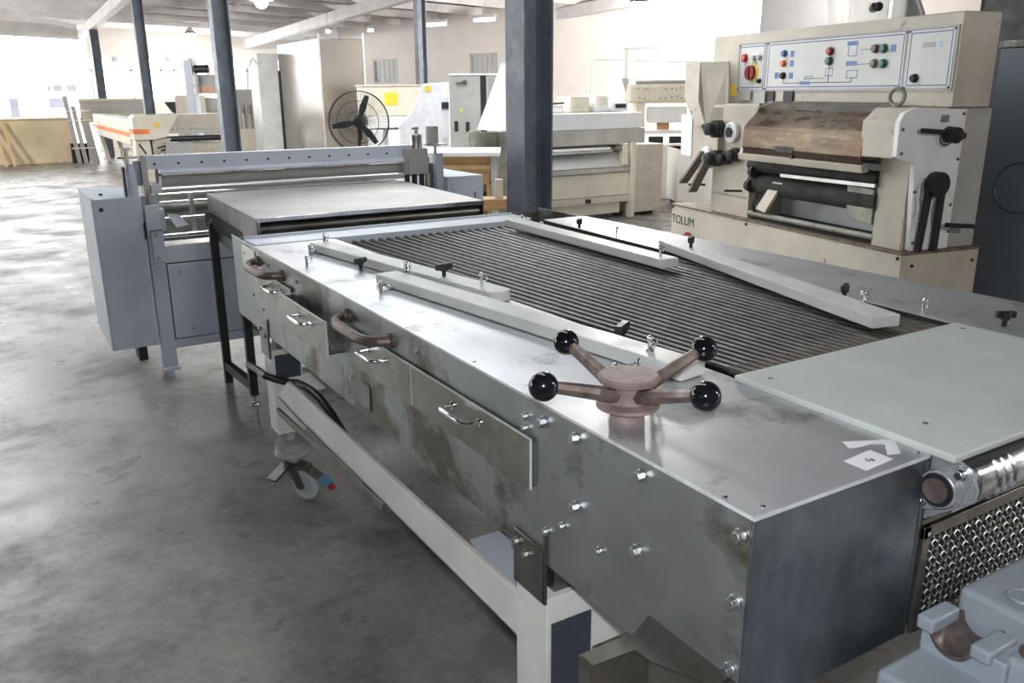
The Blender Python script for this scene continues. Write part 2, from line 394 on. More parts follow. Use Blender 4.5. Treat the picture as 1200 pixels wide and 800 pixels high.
# guide rails
def rail(p0, p1, w, round0=False, round1=False):
    p0, p1 = V((*p0,0)), V((*p1,0)); d = (p1-p0).normalized(); n = V((-d.y,d.x,0)); pts = []
    def end(p, s, rnd):
        if not rnd: return [p+n*s*w/2, p-n*s*w/2]
        return [p + d*(s*w*.28*math.sin(a)) + n*(s*w/2*math.cos(a)) for a in [PI*k/8 for k in range(9)]]
    pts = end(p1, 1, round1) + end(p0, -1, round0)
    return MB().prism([(p.x,p.y,1.0015) for p in pts], (0,0,.030)).build('guide_rail', M['white_rail'], T, .003)
rail((.182,2.275),(.333,1.235), .074, False, True)
rail((.172,1.63),(.328,.465), .074)
rail((1.070,2.375),(1.022,1.32), .072)
rail((1.262,1.60),(.972,.495), .080)
# clamp knobs (black wing knobs)
def knob(x, y, rz, z=1.0, k=1.0):
    m = MB(); c, s = math.cos(rz)*k, math.sin(rz)*k
    m.lathe([(.006,0),(.006,.016),(.011,.016),(.012,.034),(.009,.038),(0,.038)], (x,y,z), seg=12)
    m.bar((x-c*.024,y-s*.024,z+.030),(x+c*.024,y+s*.024,z+.030), .014*k, .016*k)
    return m.build('clamp_knob', M['rubber'], T, .003)
for x, y, r, z, k in ((.178,1.855,.4,1.0,1),(.288,1.474,.2,1.0315,1.15),(.400,.782,.6,.990,1.35),(1.272,2.165,.7,1.0,1),(1.215,1.432,.6,1.0315,1),(1.150,.752,.5,1.0,1),(1.222,.352,-.5,1.0,1)):
    knob(x, y, r, z, k)
# quick pins with chains
def pin(x, y, z=1.0, ring=True, h=.028):
    m = MB().cyl((x,y,z),(x,y,z+h*.8),.0045,.0045,10).sphere((x,y,z+h),.0072,10)
    if ring: m.torus((x+.008,y,z+h*.6),(.3,1,.2),.010,.0015,14,5)
    return m.build('pin', M['chrome'], T)
for p in ((.128,2.215,1.0),(.050,2.012,1.0),(.200,2.262,1.031),(.222,1.598,1.031),(.100,1.505,1.0),(.330,1.325,1.031),(.312,.58,1.031),(.195,.545,1.0),(1.286,1.93,1.0),(1.050,1.40,1.031),(1.020,.60,1.031),(1.197,.545,1.0),(1.155,2.43,1.0)):
    pin(*p)
def chain(pts):
    m = MB(); n = len(pts)
    for i, (a, b) in enumerate(zip(pts, pts[1:])):
        a, b = V(a), V(b); d = (b-a); mid = (a+b)/2; dn = d.normalized()
        ax = V((0,0,1)) if i % 2 else V((dn.y,-dn.x,0))
        q = Matrix((dn, ax.cross(dn), ax)).transposed()
        ring = [mid + q @ V((d.length*.68*math.cos(2*PI*k/10), .0085*math.sin(2*PI*k/10), 0)) for k in range(10)]
        m.tube(ring, .0025, 5, True)
    return m.build('chain', M['chrome'], T)
def arc(a, b, n, wob=.012, z0=None):
    a, b = V(a), V(b); out = []
    for i in range(n+1):
        t = i/n; p = a.lerp(b, t); s = math.sin(PI*t)
        p.x += wob*math.sin(2.6*PI*t); p.z = max(1.006, p.z - .03*s); out.append(p)
    return out
chain(arc((.100,1.505,1.018),(.222,1.598,1.045), 11))
chain(arc((.195,.545,1.018),(.312,.58,1.045), 11))
chain(arc((.128,2.215,1.018),(.200,2.262,1.045), 7))
chain(arc((1.05,1.40,1.045),(.99,1.37,1.0), 7))

# bolts on the left side panel
def sbolt(y, z, r=.0095, h=.014): MB().hexbolt((0,y,z),(-1,0,0),r,h).build('bolt', M['bolt'], T, .0008)
for y, z in ((.504,.966),(.402,.970),(.225,.970),(.398,.840),(.228,.836),(.014,.965),(.016,.860),(.016,.748)): sbolt(y, z)
for y, z in ((.566,.957),(.566,.933),(.494,.746),(.328,.786),(.44,.782)): sbolt(y, z, .0065, .010)
for y, z in ((1.052,.961),(1.529,.954),(1.972,.959),(2.30,.960),(2.62,.955),(2.57,.91),(2.48,.955),(2.55,.80),(2.42,.77),(1.51,.765)): sbolt(y, z, .0055, .007)
for x, y in ((.006,.06),(.03,.012),(.375,.01),(.012,.30),(.012,.8)): MB().lathe([(.005,0),(.0045,.002),(0,.003)], (x+.004,y,1.0)).build('rivet', M['steel_br'], T)

MB().box((-.001,-.0065,.9955),(.0012,L,1.0008)).build('edge_strip', M['worn_edge_glint'], T)  # pale strip draws the highlight along the bent corner
MB().box((0,-.0068,.9955),(.386,-.0045,1.0008)).build('edge_strip', M['worn_edge_glint'], T)
# drawers
def drawer(y0, y1, z0, z1, out, hy0, hy1):
    d = MB().box((-.012-out,y0,z0),(-.009-out,y1,z1)).build('drawer', M['steel_drawer'], T, .0008)
    MB().box((-.0125-out,y0-.0018,z0),(-.008-out,y0+.0004,z1)).box((-.0125-out,y0-.0018,z1-.0004),(-.008-out,y1,z1+.0018)).build('edge_strip', M['worn_edge_glint'], d)  # edge highlight put into pale strips on the drawer front
    m = MB().box((-.009-out,y0+.004,z0+.004),(-.0005,y0+.007,z1-.012)).box((-.009-out,y1-.007,z0+.004),(-.0005,y1-.004,z1-.012)).box((-.009-out,y0+.004,z0+.004),(-.0005,y1-.004,z0+.007))
    m.build('drawer_box', M['steel_br'], d)
    x = -.012-out; zz = (z0+z1)/2+.022; r = .0055
    m = MB().tube([(x,hy1,zz),(x-.026,hy1,zz),(x-.034,hy1-.006,zz),(x-.037,hy1-.016,zz),(x-.037,hy0+.016,zz),(x-.034,hy0+.006,zz),(x-.026,hy0,zz),(x,hy0,zz)], r, 10)
    m.cyl((x,hy0,zz),(x-.004,hy0,zz),.0095).cyl((x,hy1,zz),(x-.004,hy1,zz),.0095)
    m.build('handle', M['chrome'], d)
    return d
lab(drawer(.536,1.068,.818,.921,0,.728,.849), 'near closed drawer')
lab(drawer(1.071,1.505,.818,.921,0,1.227,1.342), 'second closed drawer')
lab(drawer(1.545,2.005,.824,.925,.045,1.669,1.792), 'drawer pulled open')
lab(drawer(2.03,2.43,.824,.925,0,2.13,2.245), 'far closed drawer')
# grab handles
for y0, y1, z in ((1.205,1.515,.948),(2.13,2.44,.952)):
    m = MB().tube([(0,y1-.01,z),(-.02,y1-.005,z),(-.045,y1-.03,z-.003),(-.058,y1-.075,z-.005),(-.058,y0+.085,z-.005),(-.050,y0+.04,z-.003),(-.03,y0+.01,z),(0,y0,z)], [.013,.0135,.0145,.015,.015,.0145,.0135,.013], 10)
    m.cyl((0,y1-.01,z),(-.008,y1-.01,z),.02).cyl((0,y0,z),(-.008,y0,z),.02)
    m.build('grab_handle', M['handle_brown'], T)
# small plates
lab(MB().box((-.004,1.372,.702),(0,1.505,.776)).build('cover_plate', M['steel_dk'], T, .001), 'dark square cover plate')
for y, z in ((1.495,.768),(1.495,.712),(1.38,.708)): MB().hexbolt((-.004,y,z),(-1,0,0),.004,.005,False).build('bolt', M['steel_br'], T)
MB().box((-.004,2.47,.895),(0,2.655,.982)).build('cover_plate', M['steel_mid'], T, .001)
# handwheel: part with hub, spokes and balls
hx, hy = .085, .370
hw = MB().lathe([(.030,0),(.030,.022),(.055,.024),(.055,.030),(.036,.034),(.032,.050),(.036,.066),(.052,.070),(.054,.078),(.050,.082),(0,.083)], (hx,hy,1.0), seg=32).build('handwheel', M['rust_hub'], T)
MB().lathe([(.0325,.033),(.0305,.05),(.034,.066)], (hx,hy,1.0), seg=32).build('hub', M['steel_mid'], hw)
for k in range(4):
    a = math.radians(2 + 90*k); c, s = math.cos(a), math.sin(a)
    p = lambda r, z: (hx+c*r, hy+s*r, 1.0+z)
    MB().cyl(p(.028,.048),p(.160,.090),.0145,.0105,8).build('spoke', M['rust'], hw)
    MB().sphere(p(.180,.095),.0245,28).build('ball_knob', M['ball'], hw)

# bearing bracket, roller, mesh guard at the near end
def bracket(x, s):
    m = MB().prism([(x,.012,.872),(x,-.078,.945),(x,-.080,.965),(x,-.066,.995),(x,-.040,1.004),(x,.014,.998)], (s*.006,0,0))
    return m.build('bearing_bracket', M['cast_silver'], T, .001)
bracket(.404, -1); bracket(1.118, 1)
ax = (-.030,.953)
m = MB(); pts = []
for k in range(40):
    a = 2*PI*k/40; r = .033 + .024*abs(math.cos(a-math.radians(130)))**8
    pts.append((.398, ax[0]+r*math.cos(a), ax[1]+r*math.sin(a)))
m.prism(pts, (-.010,0,0)); m.cyl((.388,*ax),(.376,*ax),.032,.030,32)
fb = m.build('flange_bearing', M['cast_silver'], T, .0015)
MB().lathe([(.021,0),(.021,.003),(.0265,.0032),(.027,.0)], (.376,*ax), (-1,0,0), 32).build('seal', M['rubber'], fb)
MB().cyl((.380,*ax),(.370,*ax),.0205,.020,28).build('shaft_end', M['rust'], fb)
for s in (1,-1):
    a = math.radians(130 if s > 0 else 310); MB().hexbolt((.388, ax[0]+.044*math.cos(a), ax[1]+.044*math.sin(a)),(-1,0,0),.0075,.010).build('bolt', M['steel_br'], fb, .0006)
r0 = .042
m = MB().lathe([(.022,0),(.022,.03),(r0-.004,.031),(r0-.004,.075),(r0,.078),(r0,.088),(r0-.003,.090),(r0-.003,.096),(r0,.098),(r0,.108),(r0-.003,.11),(r0-.003,.118),(r0,.12),(r0,.60),(r0-.003,.602),(r0-.003,.618),(r0,.62),(r0-.002,.69),(.022,.692),(.022,.715)], (.404,*ax), (1,0,0), 36)
m.build('roller', M['steel_br'], T)
mg = MB()
x0, x1, z0, z1, yg = .392, 1.118, .676, .873, -.004
for a, b in (((x0,yg-.008,z1-.022),(x1,yg,z1)),((x0,yg-.008,z0),(x1,yg,z0+.004)),((x0,yg-.008,z0),(x0+.018,yg,z1)),((x1-.018,yg-.008,z0),(x1,yg,z1))): mg.box(a, b)
mg = mg.build('mesh_guard', M['steel_drawer'], T, .0012)
MB().box((.40,-.052,.984),(1.12,-.044,.998)).build('plate_lip', M['black'], T)
w = MB(); pitch = .0155; nx = int((x1-x0-.034)/pitch); nz = int((z1-z0-.028)/pitch)
for i in range(nx+1):
    x = x0+.018+i*pitch; w.tube([(x+.0022*(1 if k % 2 else -1), yg-.004+.0012*(1 if (i+k) % 2 else -1), z0+.003+k*pitch/2) for k in range(2*nz+3)], .0016, 5)
for j in range(nz+1):
    z = z0+.008+j*pitch; w.tube([(x0+.016+k*pitch/4, yg-.0045-.0016*math.cos(PI*k/4+PI*j), z+.0036*math.sin(PI*k/2)) for k in range(4*nx+3)], .0018, 5)
w.build('wire_mesh', M['steel_mid'], mg)
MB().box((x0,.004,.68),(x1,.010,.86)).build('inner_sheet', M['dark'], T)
MB().cyl((x0+.01,yg-.010,z1-.012),(x0+.01,yg-.008,z1-.012),.004).build('screw', M['steel_br'], mg)

# frame: four white legs, beams
def leg(x0, y0, plate, back=False):
    o = MB().box((x0,y0,.28),(x0+.114,y0+.115,.592)).build('leg', M['white_paint'], T, .002)
    if plate:
        MB().box((x0+.010,y0-.003,plate[0]),(x0+.108,y0,plate[1])).build('access_plate', M['dark_panel'], o, .0008)
        for sx in (.02,.098):
            for zz in (plate[0]+.012, plate[1]-.012): MB().hexbolt((x0+sx,y0-.003,zz),(0,-1,0),.0035,.004,False).build('screw', M['steel_br'], o)
    return o
leg(.002,.496,(.33,.535)); leg(W-.116,.496,None); leg(W-.116,2.379,None)
o = MB().box((.002,2.379,.272),(.114,2.489,.616)).build('leg', M['white_paint'], T, .002)
MB().box((.012,2.376,.50),(.108,2.379,.596)).build('access_plate', M['dark_panel'], o, .0008)
for y0, y1 in ((.492,.606),(2.376,2.488)):
    for x in (0, W):
        s = -1 if x == 0 else 1
        m = MB().box((x,y0,.585),(x+s*.007,y1,.705)).box((x,y0-.001,.585),(x+s*.007,y0+.006,.74))
        m.box((x-s*.03,y0+.02,.588),(x-s*.08,y1-.02,.676))
        m.build('leg_bracket', M['steel_dk'], T, .0015)
for y, z in ((.592,.680),(.556,.668),(2.47,.688),(2.41,.672)): MB().hexbolt((-.007,y,z),(-1,0,0),.008,.009).build('bolt', M['steel_mid'], T, .0006)
m = MB().prism([(.003,.612,.440),(.003,2.36,.440),(.003,2.20,.545),(.003,.612,.545)], (.013,0,0)); m.box((.003,.612,.440),(.030,2.379,.446))
lab(m.build('frame_beam', M['white_paint'], T, .0015), 'chipped white beam between the left legs')
MB().box((W-.016,.612,.44),(W-.003,2.379,.545)).build('frame_beam', M['white_paint'], T, .0015)
MB().box((.114,.52,.42),(W-.116,.60,.528)).build('cross_beam', M['white_paint'], T, .002)
MB().box((.114,2.40,.42),(W-.116,2.47,.50)).build('cross_beam', M['white_paint'], T, .002)
lab(MB().prism([(.018,.640,.530),(.11,.78,.530),(.118,.865,.530),(.03,.865,.530),(.018,.80,.530)], (0,0,.010)).build('gusset_plate', M['blue_grey_lt'], T, .001), 'blue grey gusset plate')
m = MB().bar((-.014,2.30,.408),(-.008,1.30,.442),.012,.016); m.build('tie_bar', M['steel_dk'], T)
# bent guard bracket on the near end of the left side
out = [(0,.196),(-.050,.171),(-.078,.173),(-.156,.173),(-.155,.142),(-.077,.138),(-.077,.103),(-.045,.030),(-.032,.0),(0,.004)]
gb = MB().prism([(x,y,.735) for x,y in out], (0,0,-.003))
ed = [(-.156,.173),(-.155,.142),(-.077,.138),(-.077,.103),(-.045,.030),(-.032,.0)]
for a, b in zip(ed, ed[1:]): gb.prism([(a[0],a[1],.735),(b[0],b[1],.735),(b[0],b[1],.58),(a[0],a[1],.58)], (.003,.001,0))
lab(gb.build('guard_bracket', M['steel_drawer'], T, .0012), 'bent dark guard bracket below the near corner')

# caster under the far leg
cs = MB().lathe([(.018,.272),(.018,.245),(.060,.240),(.062,.225),(.058,.21),(.066,.205),(.070,.190),(.064,.180),(.030,.176),(.024,.150),(.03,.14),(0,.14)], (.050,2.385,0), seg=28).build('caster', M['grey_cab'], T)
wd_ = V((.5,-.86,0)).normalized(); wc = V((.075,2.33,.062)); axd = V((.86,.5,0))
m = MB().lathe([(.0,-.019),(.020,-.019),(.022,-.012),(.050,-.014),(.060,-.008),(.062,0),(.060,.008),(.050,.014),(.022,.012),(.020,.019),(0,.019)], wc, axd, 30); m.build('wheel', M['caster_wheel'], cs)
m = MB()
for s in (-1,1):
    q = wc+axd*.024*s
    m.prism([q+V((0,0,-.012)), q+wd_*.02+V((0,0,.0)), q-wd_*.02+V((0,0,.09)), q-wd_*.075+V((0,0,.09)), q-wd_*.02+V((0,0,-.008))], axd*.004*s)
m.prism([wc+wd_*.02+V((0,0,.075))-axd*.028, wc-wd_*.075+V((0,0,.075))-axd*.028, wc-wd_*.075+V((0,0,.09))-axd*.028, wc+wd_*.02+V((0,0,.09))-axd*.028], axd*.056); m.build('fork', M['steel_dk'], cs, .001)
p = wc+wd_*.055+V((0,0,.055)); m = MB().bar(p-wd_*.03+V((0,0,.02)), p+wd_*.05-V((0,0,.012)), .045, .010); m.build('brake_pedal', M['rust'], cs, .002)
m = MB().bar(p+wd_*.03-V((0,0,.004)), p+wd_*.075-V((0,0,.022)), .046, .014); lab(m.build('pedal_pad', M['pedal_blue'], cs, .003), 'light blue pedal pad')
m = MB().bar(p+wd_*.070-V((0,0,.03)), p+wd_*.088-V((0,0,.036)), .028, .014); lab(m.build('release_tab', M['red'], cs, .003), 'red release tab')
q = wc-wd_*.02+V((-.085,-.0,.06)); m = MB().bar(q+V((.05,.03,.03)), q+V((-.035,-.01,-.012)), .05, .012); m.build('brake_pedal', M['steel_dk'], cs, .002)
# other castors
for x, y in ((.06,.55),(W-.06,.55),(W-.06,2.43)):
    c2 = MB().lathe([(.018,.282),(.018,.245),(.060,.240),(.060,.205),(.07,.190),(.03,.176),(.024,.14),(0,.14)], (x,y,0), seg=20).build('caster', M['grey_cab'], T)
    MB().lathe([(0,-.02),(.02,-.02),(.06,-.01),(.062,0),(.06,.01),(.02,.02),(0,.02)], (x,y+.03,.062), (1,0,0), 24).build('wheel', M['caster_wheel'], c2)
    MB().box((x-.03,y-.03,.05),(x-.025,y+.05,.16)).box((x+.025,y-.03,.05),(x+.03,y+.05,.16)).box((x-.03,y-.03,.13),(x+.03,y+.05,.16)).build('fork', M['steel_dk'], c2)
MB().tube([(-.03,2.62,.50),(-.034,2.48,.522),(-.030,2.37,.525),(.005,2.352,.510),(.05,2.345,.492),(.062,2.28,.506),(.06,2.20,.520),(.06,2.10,.530),(.06,2.0,.528),(.062,1.90,.505),(.07,1.82,.46),(.08,1.75,.40),(.10,1.65,.30)], .014, 10).build('hose', M['rubber'], T)

# papers lying on the table
t = thing('paper_label', 'square white paper label with handwritten number on the near corner of the table', 'label')
MB().prism([(.252,.050,1.0006),(.322,.056,1.0006),(.322,.014,1.0006),(.252,.010,1.0006)], (0,0,.0006)).build('sheet', M['paper'], t, smooth=0)
text('number', '.58', M['ink'], t, (.287,.031,1.0014), .015, (.9,-.42,0), (.42,.9,0), .0002)
pp = [(.313,.100),(.392,.062),(.352,.022),(.330,.030),(.362,.058),(.345,.070),(.318,.072),(.300,.078)]
m = MB().prism([(x,y,1.0005) for x,y in pp], (0,0,.0007)).build('paper_scrap', M['paper'], None, smooth=0); tag(m, 'torn white paper scrap beside the numbered label on the table', 'paper')

# ------------------------------------------------------------------ second conveyor behind the rod table
T2 = thing('belt_conveyor', 'stainless covered conveyor on black legs between the rod table and the blue grey machine', 'conveyor')
xl0, xl1, xr0, xr1, ya, yb, zt = .150, .188, 1.285, 1.375, 3.00, 4.13, 1.03
MB().prism([(xl0,ya,zt-.004),(xr0,ya,zt-.004),(xr1-.02,yb,zt-.004),(xl1,yb,zt-.004)], (0,0,.004)).build('top_cover', M['table_sheet'], T2, .001)
MB().box((xl0,ya-.004,zt-.018),(xr0,ya,zt)).build('front_lip', M['steel_br'], T2, .001)
MB().prism([(xl0,ya,zt-.004),(xl1,yb,zt-.004),(xl1,yb,.80),(xl0,ya,.80)], (.005,0,0)).build('side_panel', M['steel_dk'], T2)
MB().prism([(xr0,ya,zt-.004),(xr1-.02,yb,zt-.004),(xr1-.02,yb,.80),(xr0,ya,.80)], (-.005,0,0)).build('side_panel', M['steel_dk'], T2)
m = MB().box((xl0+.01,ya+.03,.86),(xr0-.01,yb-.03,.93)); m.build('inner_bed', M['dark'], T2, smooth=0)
MB().cyl((xl0+.01,ya+.045,.975),(xr0-.01,ya+.045,.975),.026,seg=20).build('roller', M['steel_dk'], T2)
m = MB().box((xl0+.02,ya-.03,.948),(xr0+.03,ya-.018,.962)); m.build('cross_rail', M['steel_dk'], T2)
for x in (.36,.72,1.08): MB().box((x,ya-.036,.945),(x+.02,ya-.012,.966)).build('clip', M['steel_br'], T2)
MB().box((xl0+.005,ya-.002,.90),(xl0+.016,ya+.006,zt-.004)).build('corner_strip', M['steel_br'], T2)
MB().cyl((xl0+.05,ya-.02,.955),(xl0+.05,ya+.02,.955),.02).build('bearing', M['rubber'], T2)
for x in (.150, 1.235):
    MB().box((x-.006,3.935,.0),(x+.034,3.975,.895)).build('leg', M['black'], T2, .002)
    MB().box((x+.022,3.50,.05),(x+.062,3.54,.80)).build('leg', M['black'], T2, .002)
    MB().bar((x+.042,3.54,.10),(x+.014,3.935,.10),.035,.05).build('foot_brace', M['black'], T2, .002)
    m = MB().cyl((x+.042,3.52,.008),(x+.042,3.52,.06),.008).lathe([(.024,0),(.022,.008),(.01,.012),(0,.012)], (x+.042,3.52,0)).hexbolt((x+.042,3.52,.03),(0,0,1),.013,.012,False)
    m.build('levelling_foot', M['steel_br'], T2)
MB().hexbolt((.164,3.95,.895),(0,0,1),.012,.02).build('bolt', M['steel_br'], T2)
MB().box((.13,2.96,.89),(.142,3.01,.955)).build('hinge_bracket', M['blue_grey_lt'], T2, .002)

# ------------------------------------------------------------------ blue-grey crossbeam machine
G = thing('cross_cutter', 'blue grey machine with perforated crossbeam standing across the end of the line', 'machine')
Y = 4.20
bgm = M['blue_grey']
c = MB().box((-.372,Y,.205),(-.140,Y+.62,1.026)).build('side_cabinet', bgm, G, .004)
lab(MB().box((-.380,Y-.004,.205),(-.372,Y+.66,1.034)).build('cover_edge', M['blue_grey_lt'], G, .001), 'pale edge plate of the left cabinet')
MB().cyl((-.337,Y-.002,.972),(-.337,Y,.972),.0115).build('hole', M['black'], c)
MB().cyl((-.310,Y+.20,1.026),(-.310,Y+.20,1.036),.010).build('plug', M['black'], c)
# left post and blocks
MB().box((-.128,Y+.01,.06),(-.052,Y+.09,1.03)).build('frame_post', bgm, G, .003)
MB().box((-.130,Y-.03,.848),(-.056,Y+.06,.982)).build('guide_block', M['blue_grey_lt'], G, .003)
MB().box((-.054,Y-.01,.84),(-.03,Y+.06,.955)).build('guide_block', bgm, G, .002)
o = MB().box((-.112,Y-.02,.672),(-.050,Y+.03,.842)).build('clamp_plate', M['blue_grey_lt'], G, .003)
for z in (.69,.82): MB().hexbolt((-.09,Y-.02,z),(0,-1,0),.009,.007).build('bolt', M['grey_cab'], o)
MB().tube([(-.135,Y-.005,.89),(-.140,Y-.01,.87),(-.137,Y-.01,.84),(-.140,Y-.005,.80)], .005, 6).build('cable', M['rubber'], G)
MB().box((-.052,Y+.015,.655),(1.56,Y+.05,.748)).build('cross_panel', M['blue_grey_lt'], G, .002)
d = MB().box((-.046,Y+.012,.222),(.78,Y+.03,.648)).build('door', bgm, G, .003)
MB().cyl((.015,Y+.004,.60),(.015,Y+.012,.60),.011).build('lock', M['grey_cab'], d)
MB().cyl((.05,Y+.009,.27),(.05,Y+.013,.27),.004).build('screw', M['black'], d)
MB().box((.79,Y+.012,.222),(1.56,Y+.03,.648)).build('door', bgm, G, .003)
MB().box((-.052,Y+.02,.165),(1.56,Y+.06,.216)).build('bottom_rail', bgm, G, .002)
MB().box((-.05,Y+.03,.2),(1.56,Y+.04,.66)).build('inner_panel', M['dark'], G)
f = MB().box((-.150,Y-.01,.045),(-.045,Y+.11,.062)).build('foot', M['blue_grey_lt'], G, .002)
MB().lathe([(.035,0),(.035,.02),(.02,.045),(0,.045)], (-.10,Y+.05,0)).build('foot_pad', bgm, f)
for y in (.62,): MB().box((-.20,Y+.45,.0),(-.15,Y+.60,.205)).build('foot', M['dark'], G)
# crossbeam
m = MB().box((-.105,Y+.02,1.165),(1.46,Y+.10,1.236))
m.prism([(-.02,Y+.02,1.165),(-.02,Y-.012,1.148),(-.02,Y-.012,1.138),(-.02,Y+.10,1.138),(-.02,Y+.10,1.165)], (1.42,0,0))
cb = m.build('crossbeam', M['blue_grey_lt'], G, .002)
for i in range(13):
    x = -.045 + 1.46*i/12; MB().cyl((x,Y+.0195,1.192),(x,Y+.017,1.192),.0068,seg=12).build('hole', M['rubber'], cb)
MB().cyl((-.02,Y+.055,1.098),(1.42,Y+.055,1.098),.030,seg=24).build('roller', M['grey_cab'], G)
MB().box((-.115,Y-.004,.94),(-.086,Y+.11,1.24)).build('end_plate', M['grey_cab'], G, .002)
MB().box((-.084,Y-.02,1.04),(-.03,Y+.05,1.09)).build('bearing_block', M['blue_grey_lt'], G, .003)
MB().box((-.05,Y-.01,1.09),(-.04,Y+.02,1.15)).build('adjuster', M['steel_dk'], G)
# left cylinder with hand disc
MB().lathe([(.028,1.026),(.028,1.15),(.024,1.152),(.022,1.20),(0,1.20)], (-.168,Y+.03,0)).build('lift_cylinder', M['blue_grey_lt'], G)
m = MB().lathe([(.01,1.2),(.01,1.225),(.055,1.228),(.055,1.236),(.012,1.238),(.012,1.27),(0,1.27)], (-.178,Y+.03,0)); m.bar((-.20,Y+.03,1.275),(-.155,Y+.03,1.275),.012,.012); m.build('hand_disc', M['steel_mid'], G)
MB().lathe([(.014,1.08),(.018,1.12),(.018,1.21),(0,1.21)], (-.130,Y+.06,0)).build('cylinder', M['blue_grey_lt'], G)
MB().box((-.205,Y+.04,1.026),(-.192,Y+.10,1.18)).build('rack', M['rubber'], G)
MB().lathe([(.012,.98),(.012,1.03),(.006,1.03),(.006,1.07),(0,1.07)], (-.095,Y-.01,0)).build('pin', M['steel_mid'], G)
# right-hand head with cylinders and disc
m = MB().box((1.40,Y-.01,1.05),(1.56,Y+.10,1.215)).box((1.42,Y-.03,1.06),(1.47,Y+.0,1.16)); m.build('bearing_block', M['grey_cab'], G, .004)
for x in (1.41,1.46,1.51,1.55): MB().cyl((x,Y-.01,.985),(x,Y-.01,1.06),.017).build('spindle', M['rubber'] if x < 1.54 else M['steel_mid'], G)
m = MB().lathe([(.035,1.20),(.035,1.29),(.028,1.30),(.012,1.30),(.012,1.345),(0,1.345)], (1.50,Y+.03,0)); m.bar((1.47,Y+.03,1.335),(1.52,Y+.03,1.335),.012,.010); m.build('lift_cylinder', M['steel_mid'], G)
m = MB().lathe([(.01,1.08),(.01,1.222),(.074,1.232),(.074,1.240),(0,1.244)], (1.625,Y+.02,0)); m.build('hand_disc', M['steel_mid'], G)
MB().lathe([(.04,1.244),(.04,1.345),(0,1.345)], (1.62,Y+.05,0)).build('cup', M['grey_cab'], G)
MB().box((1.615,Y-.01,.20),(1.665,Y+.09,1.18)).build('frame_post', M['blue_grey_lt'], G, .003)
MB().box((1.565,Y+.0,.20),(1.60,Y+.06,1.12)).build('frame_post', M['steel_dk'], G, .003)
b = MB().box((1.67,Y-.06,.20),(1.925,Y+.52,1.035)).build('side_cabinet', M['blue_grey_lt'], G, .004)
MB().box((1.858,Y-.064,.86),(1.864,Y-.06,.93)).build('slot', M['black'], b)
# shafts and web seen through the open side
for x0, x1, z, y, r, mt in ((-.03,.20,.888,Y+.10,.012,'steel_br'),(.02,.5,.985,Y+.45,.009,'chrome'),(.0,.5,.955,Y+.30,.009,'chrome'),(-.03,.6,1.02,Y+.35,.018,'steel_mid'),(-.03,.6,.90,Y+.5,.03,'steel_dk'),(-.05,.6,.80,Y+.06,.014,'steel_br'),(-.03,.7,.77,Y+.2,.022,'steel_dk')):
    MB().cyl((x0,y,z),(1.55,y,z),r).build('shaft', M[mt], G)
MB().box((-.04,Y+.56,.70),(1.55,Y+.58,1.0)).build('rear_panel', M['olive'], G)
MB().box((.13,Y+.10,.80),(.15,Y+.14,1.02)).build('strut', M['steel_mid'], G)
t = MB().prism([(.0,Y+.10,.912),(.06,Y+.08,.905),(.10,Y+.055,.85),(.035,Y+.06,.84)], (.0,.004,.002)).build('paper_strip', M['paper'], None, smooth=0)
tag(t, 'crumpled white paper caught among the shafts of the blue grey machine', 'paper')

# ------------------------------------------------------------------ grey casting in the near right corner
K2 = thing('bearing_housing', 'blue grey cast housing with open bearing in the bottom right corner', 'casting', (.40,-.17,0))
cg = M['cast_grey']
def kb(name, a, b, bev=.006, mt=None):
    o = MB().box((a[0]-.40,a[1]+.17,a[2]),(b[0]-.40,b[1]+.17,b[2])).build(name, mt or cg, K2, bev, seg=3); return o
kb('base', (.245,-.34,.0), (.66,-.050,.695), .012)
pr = [(-.055,.69),(-.055,.742)] + [(-.104-.034*math.cos(a), .742-.034*math.sin(a)) for a in [PI+ PI*k/14 for k in range(15)]][::1]
pr = [(-.052,.69),(-.052,.742)] + [(-.104+.034*math.cos(PI*k/14), .742-.034*math.sin(PI*k/14)) for k in range(15)] + [(-.185,.742),(-.185,.69)]
MB().prism([(.352-.40,y+.17,z) for y, z in pr], (.07,0,0)).build('saddle', cg, K2, .003)
br = [(-.104+.036*math.cos(PI*k/14), .743-.036*math.sin(PI*k/14)) for k in range(15)] + [(-.104+.030*math.cos(PI*k/14), .743-.030*math.sin(PI*k/14)) for k in range(14,-1,-1)]
MB().prism([(.345-.40,y+.17,z) for y, z in br], (.085,0,0)).build('bearing_shell', M['rust'], K2)
kb('lug', (.342,-.076,.730), (.415,-.047,.755), .005); kb('lug', (.342,-.166,.730), (.415,-.134,.753), .005)
kb('rear_block', (.445,-.205,.69), (.66,-.050,.772), .012)
kb('side_block', (.365,-.34,.69), (.66,-.172,.748), .012)
o = MB().lathe([(.0,.0),(.020,.0),(.020,.006),(.011,.007),(.011,.018),(0,.018)], (.402-.40,-.197+.17,.748), seg=24).build('bolt_recess', M['rust'], K2)
MB().hexbolt((.402-.40,-.197+.17,.755),(0,0,1),.010,.012,False).build('bolt', M['steel_br'], o)
MB().torus((.50-.40,-.125+.17,.773),(0,0,1),.022,.003,24,6).build('cast_ring', cg, K2)

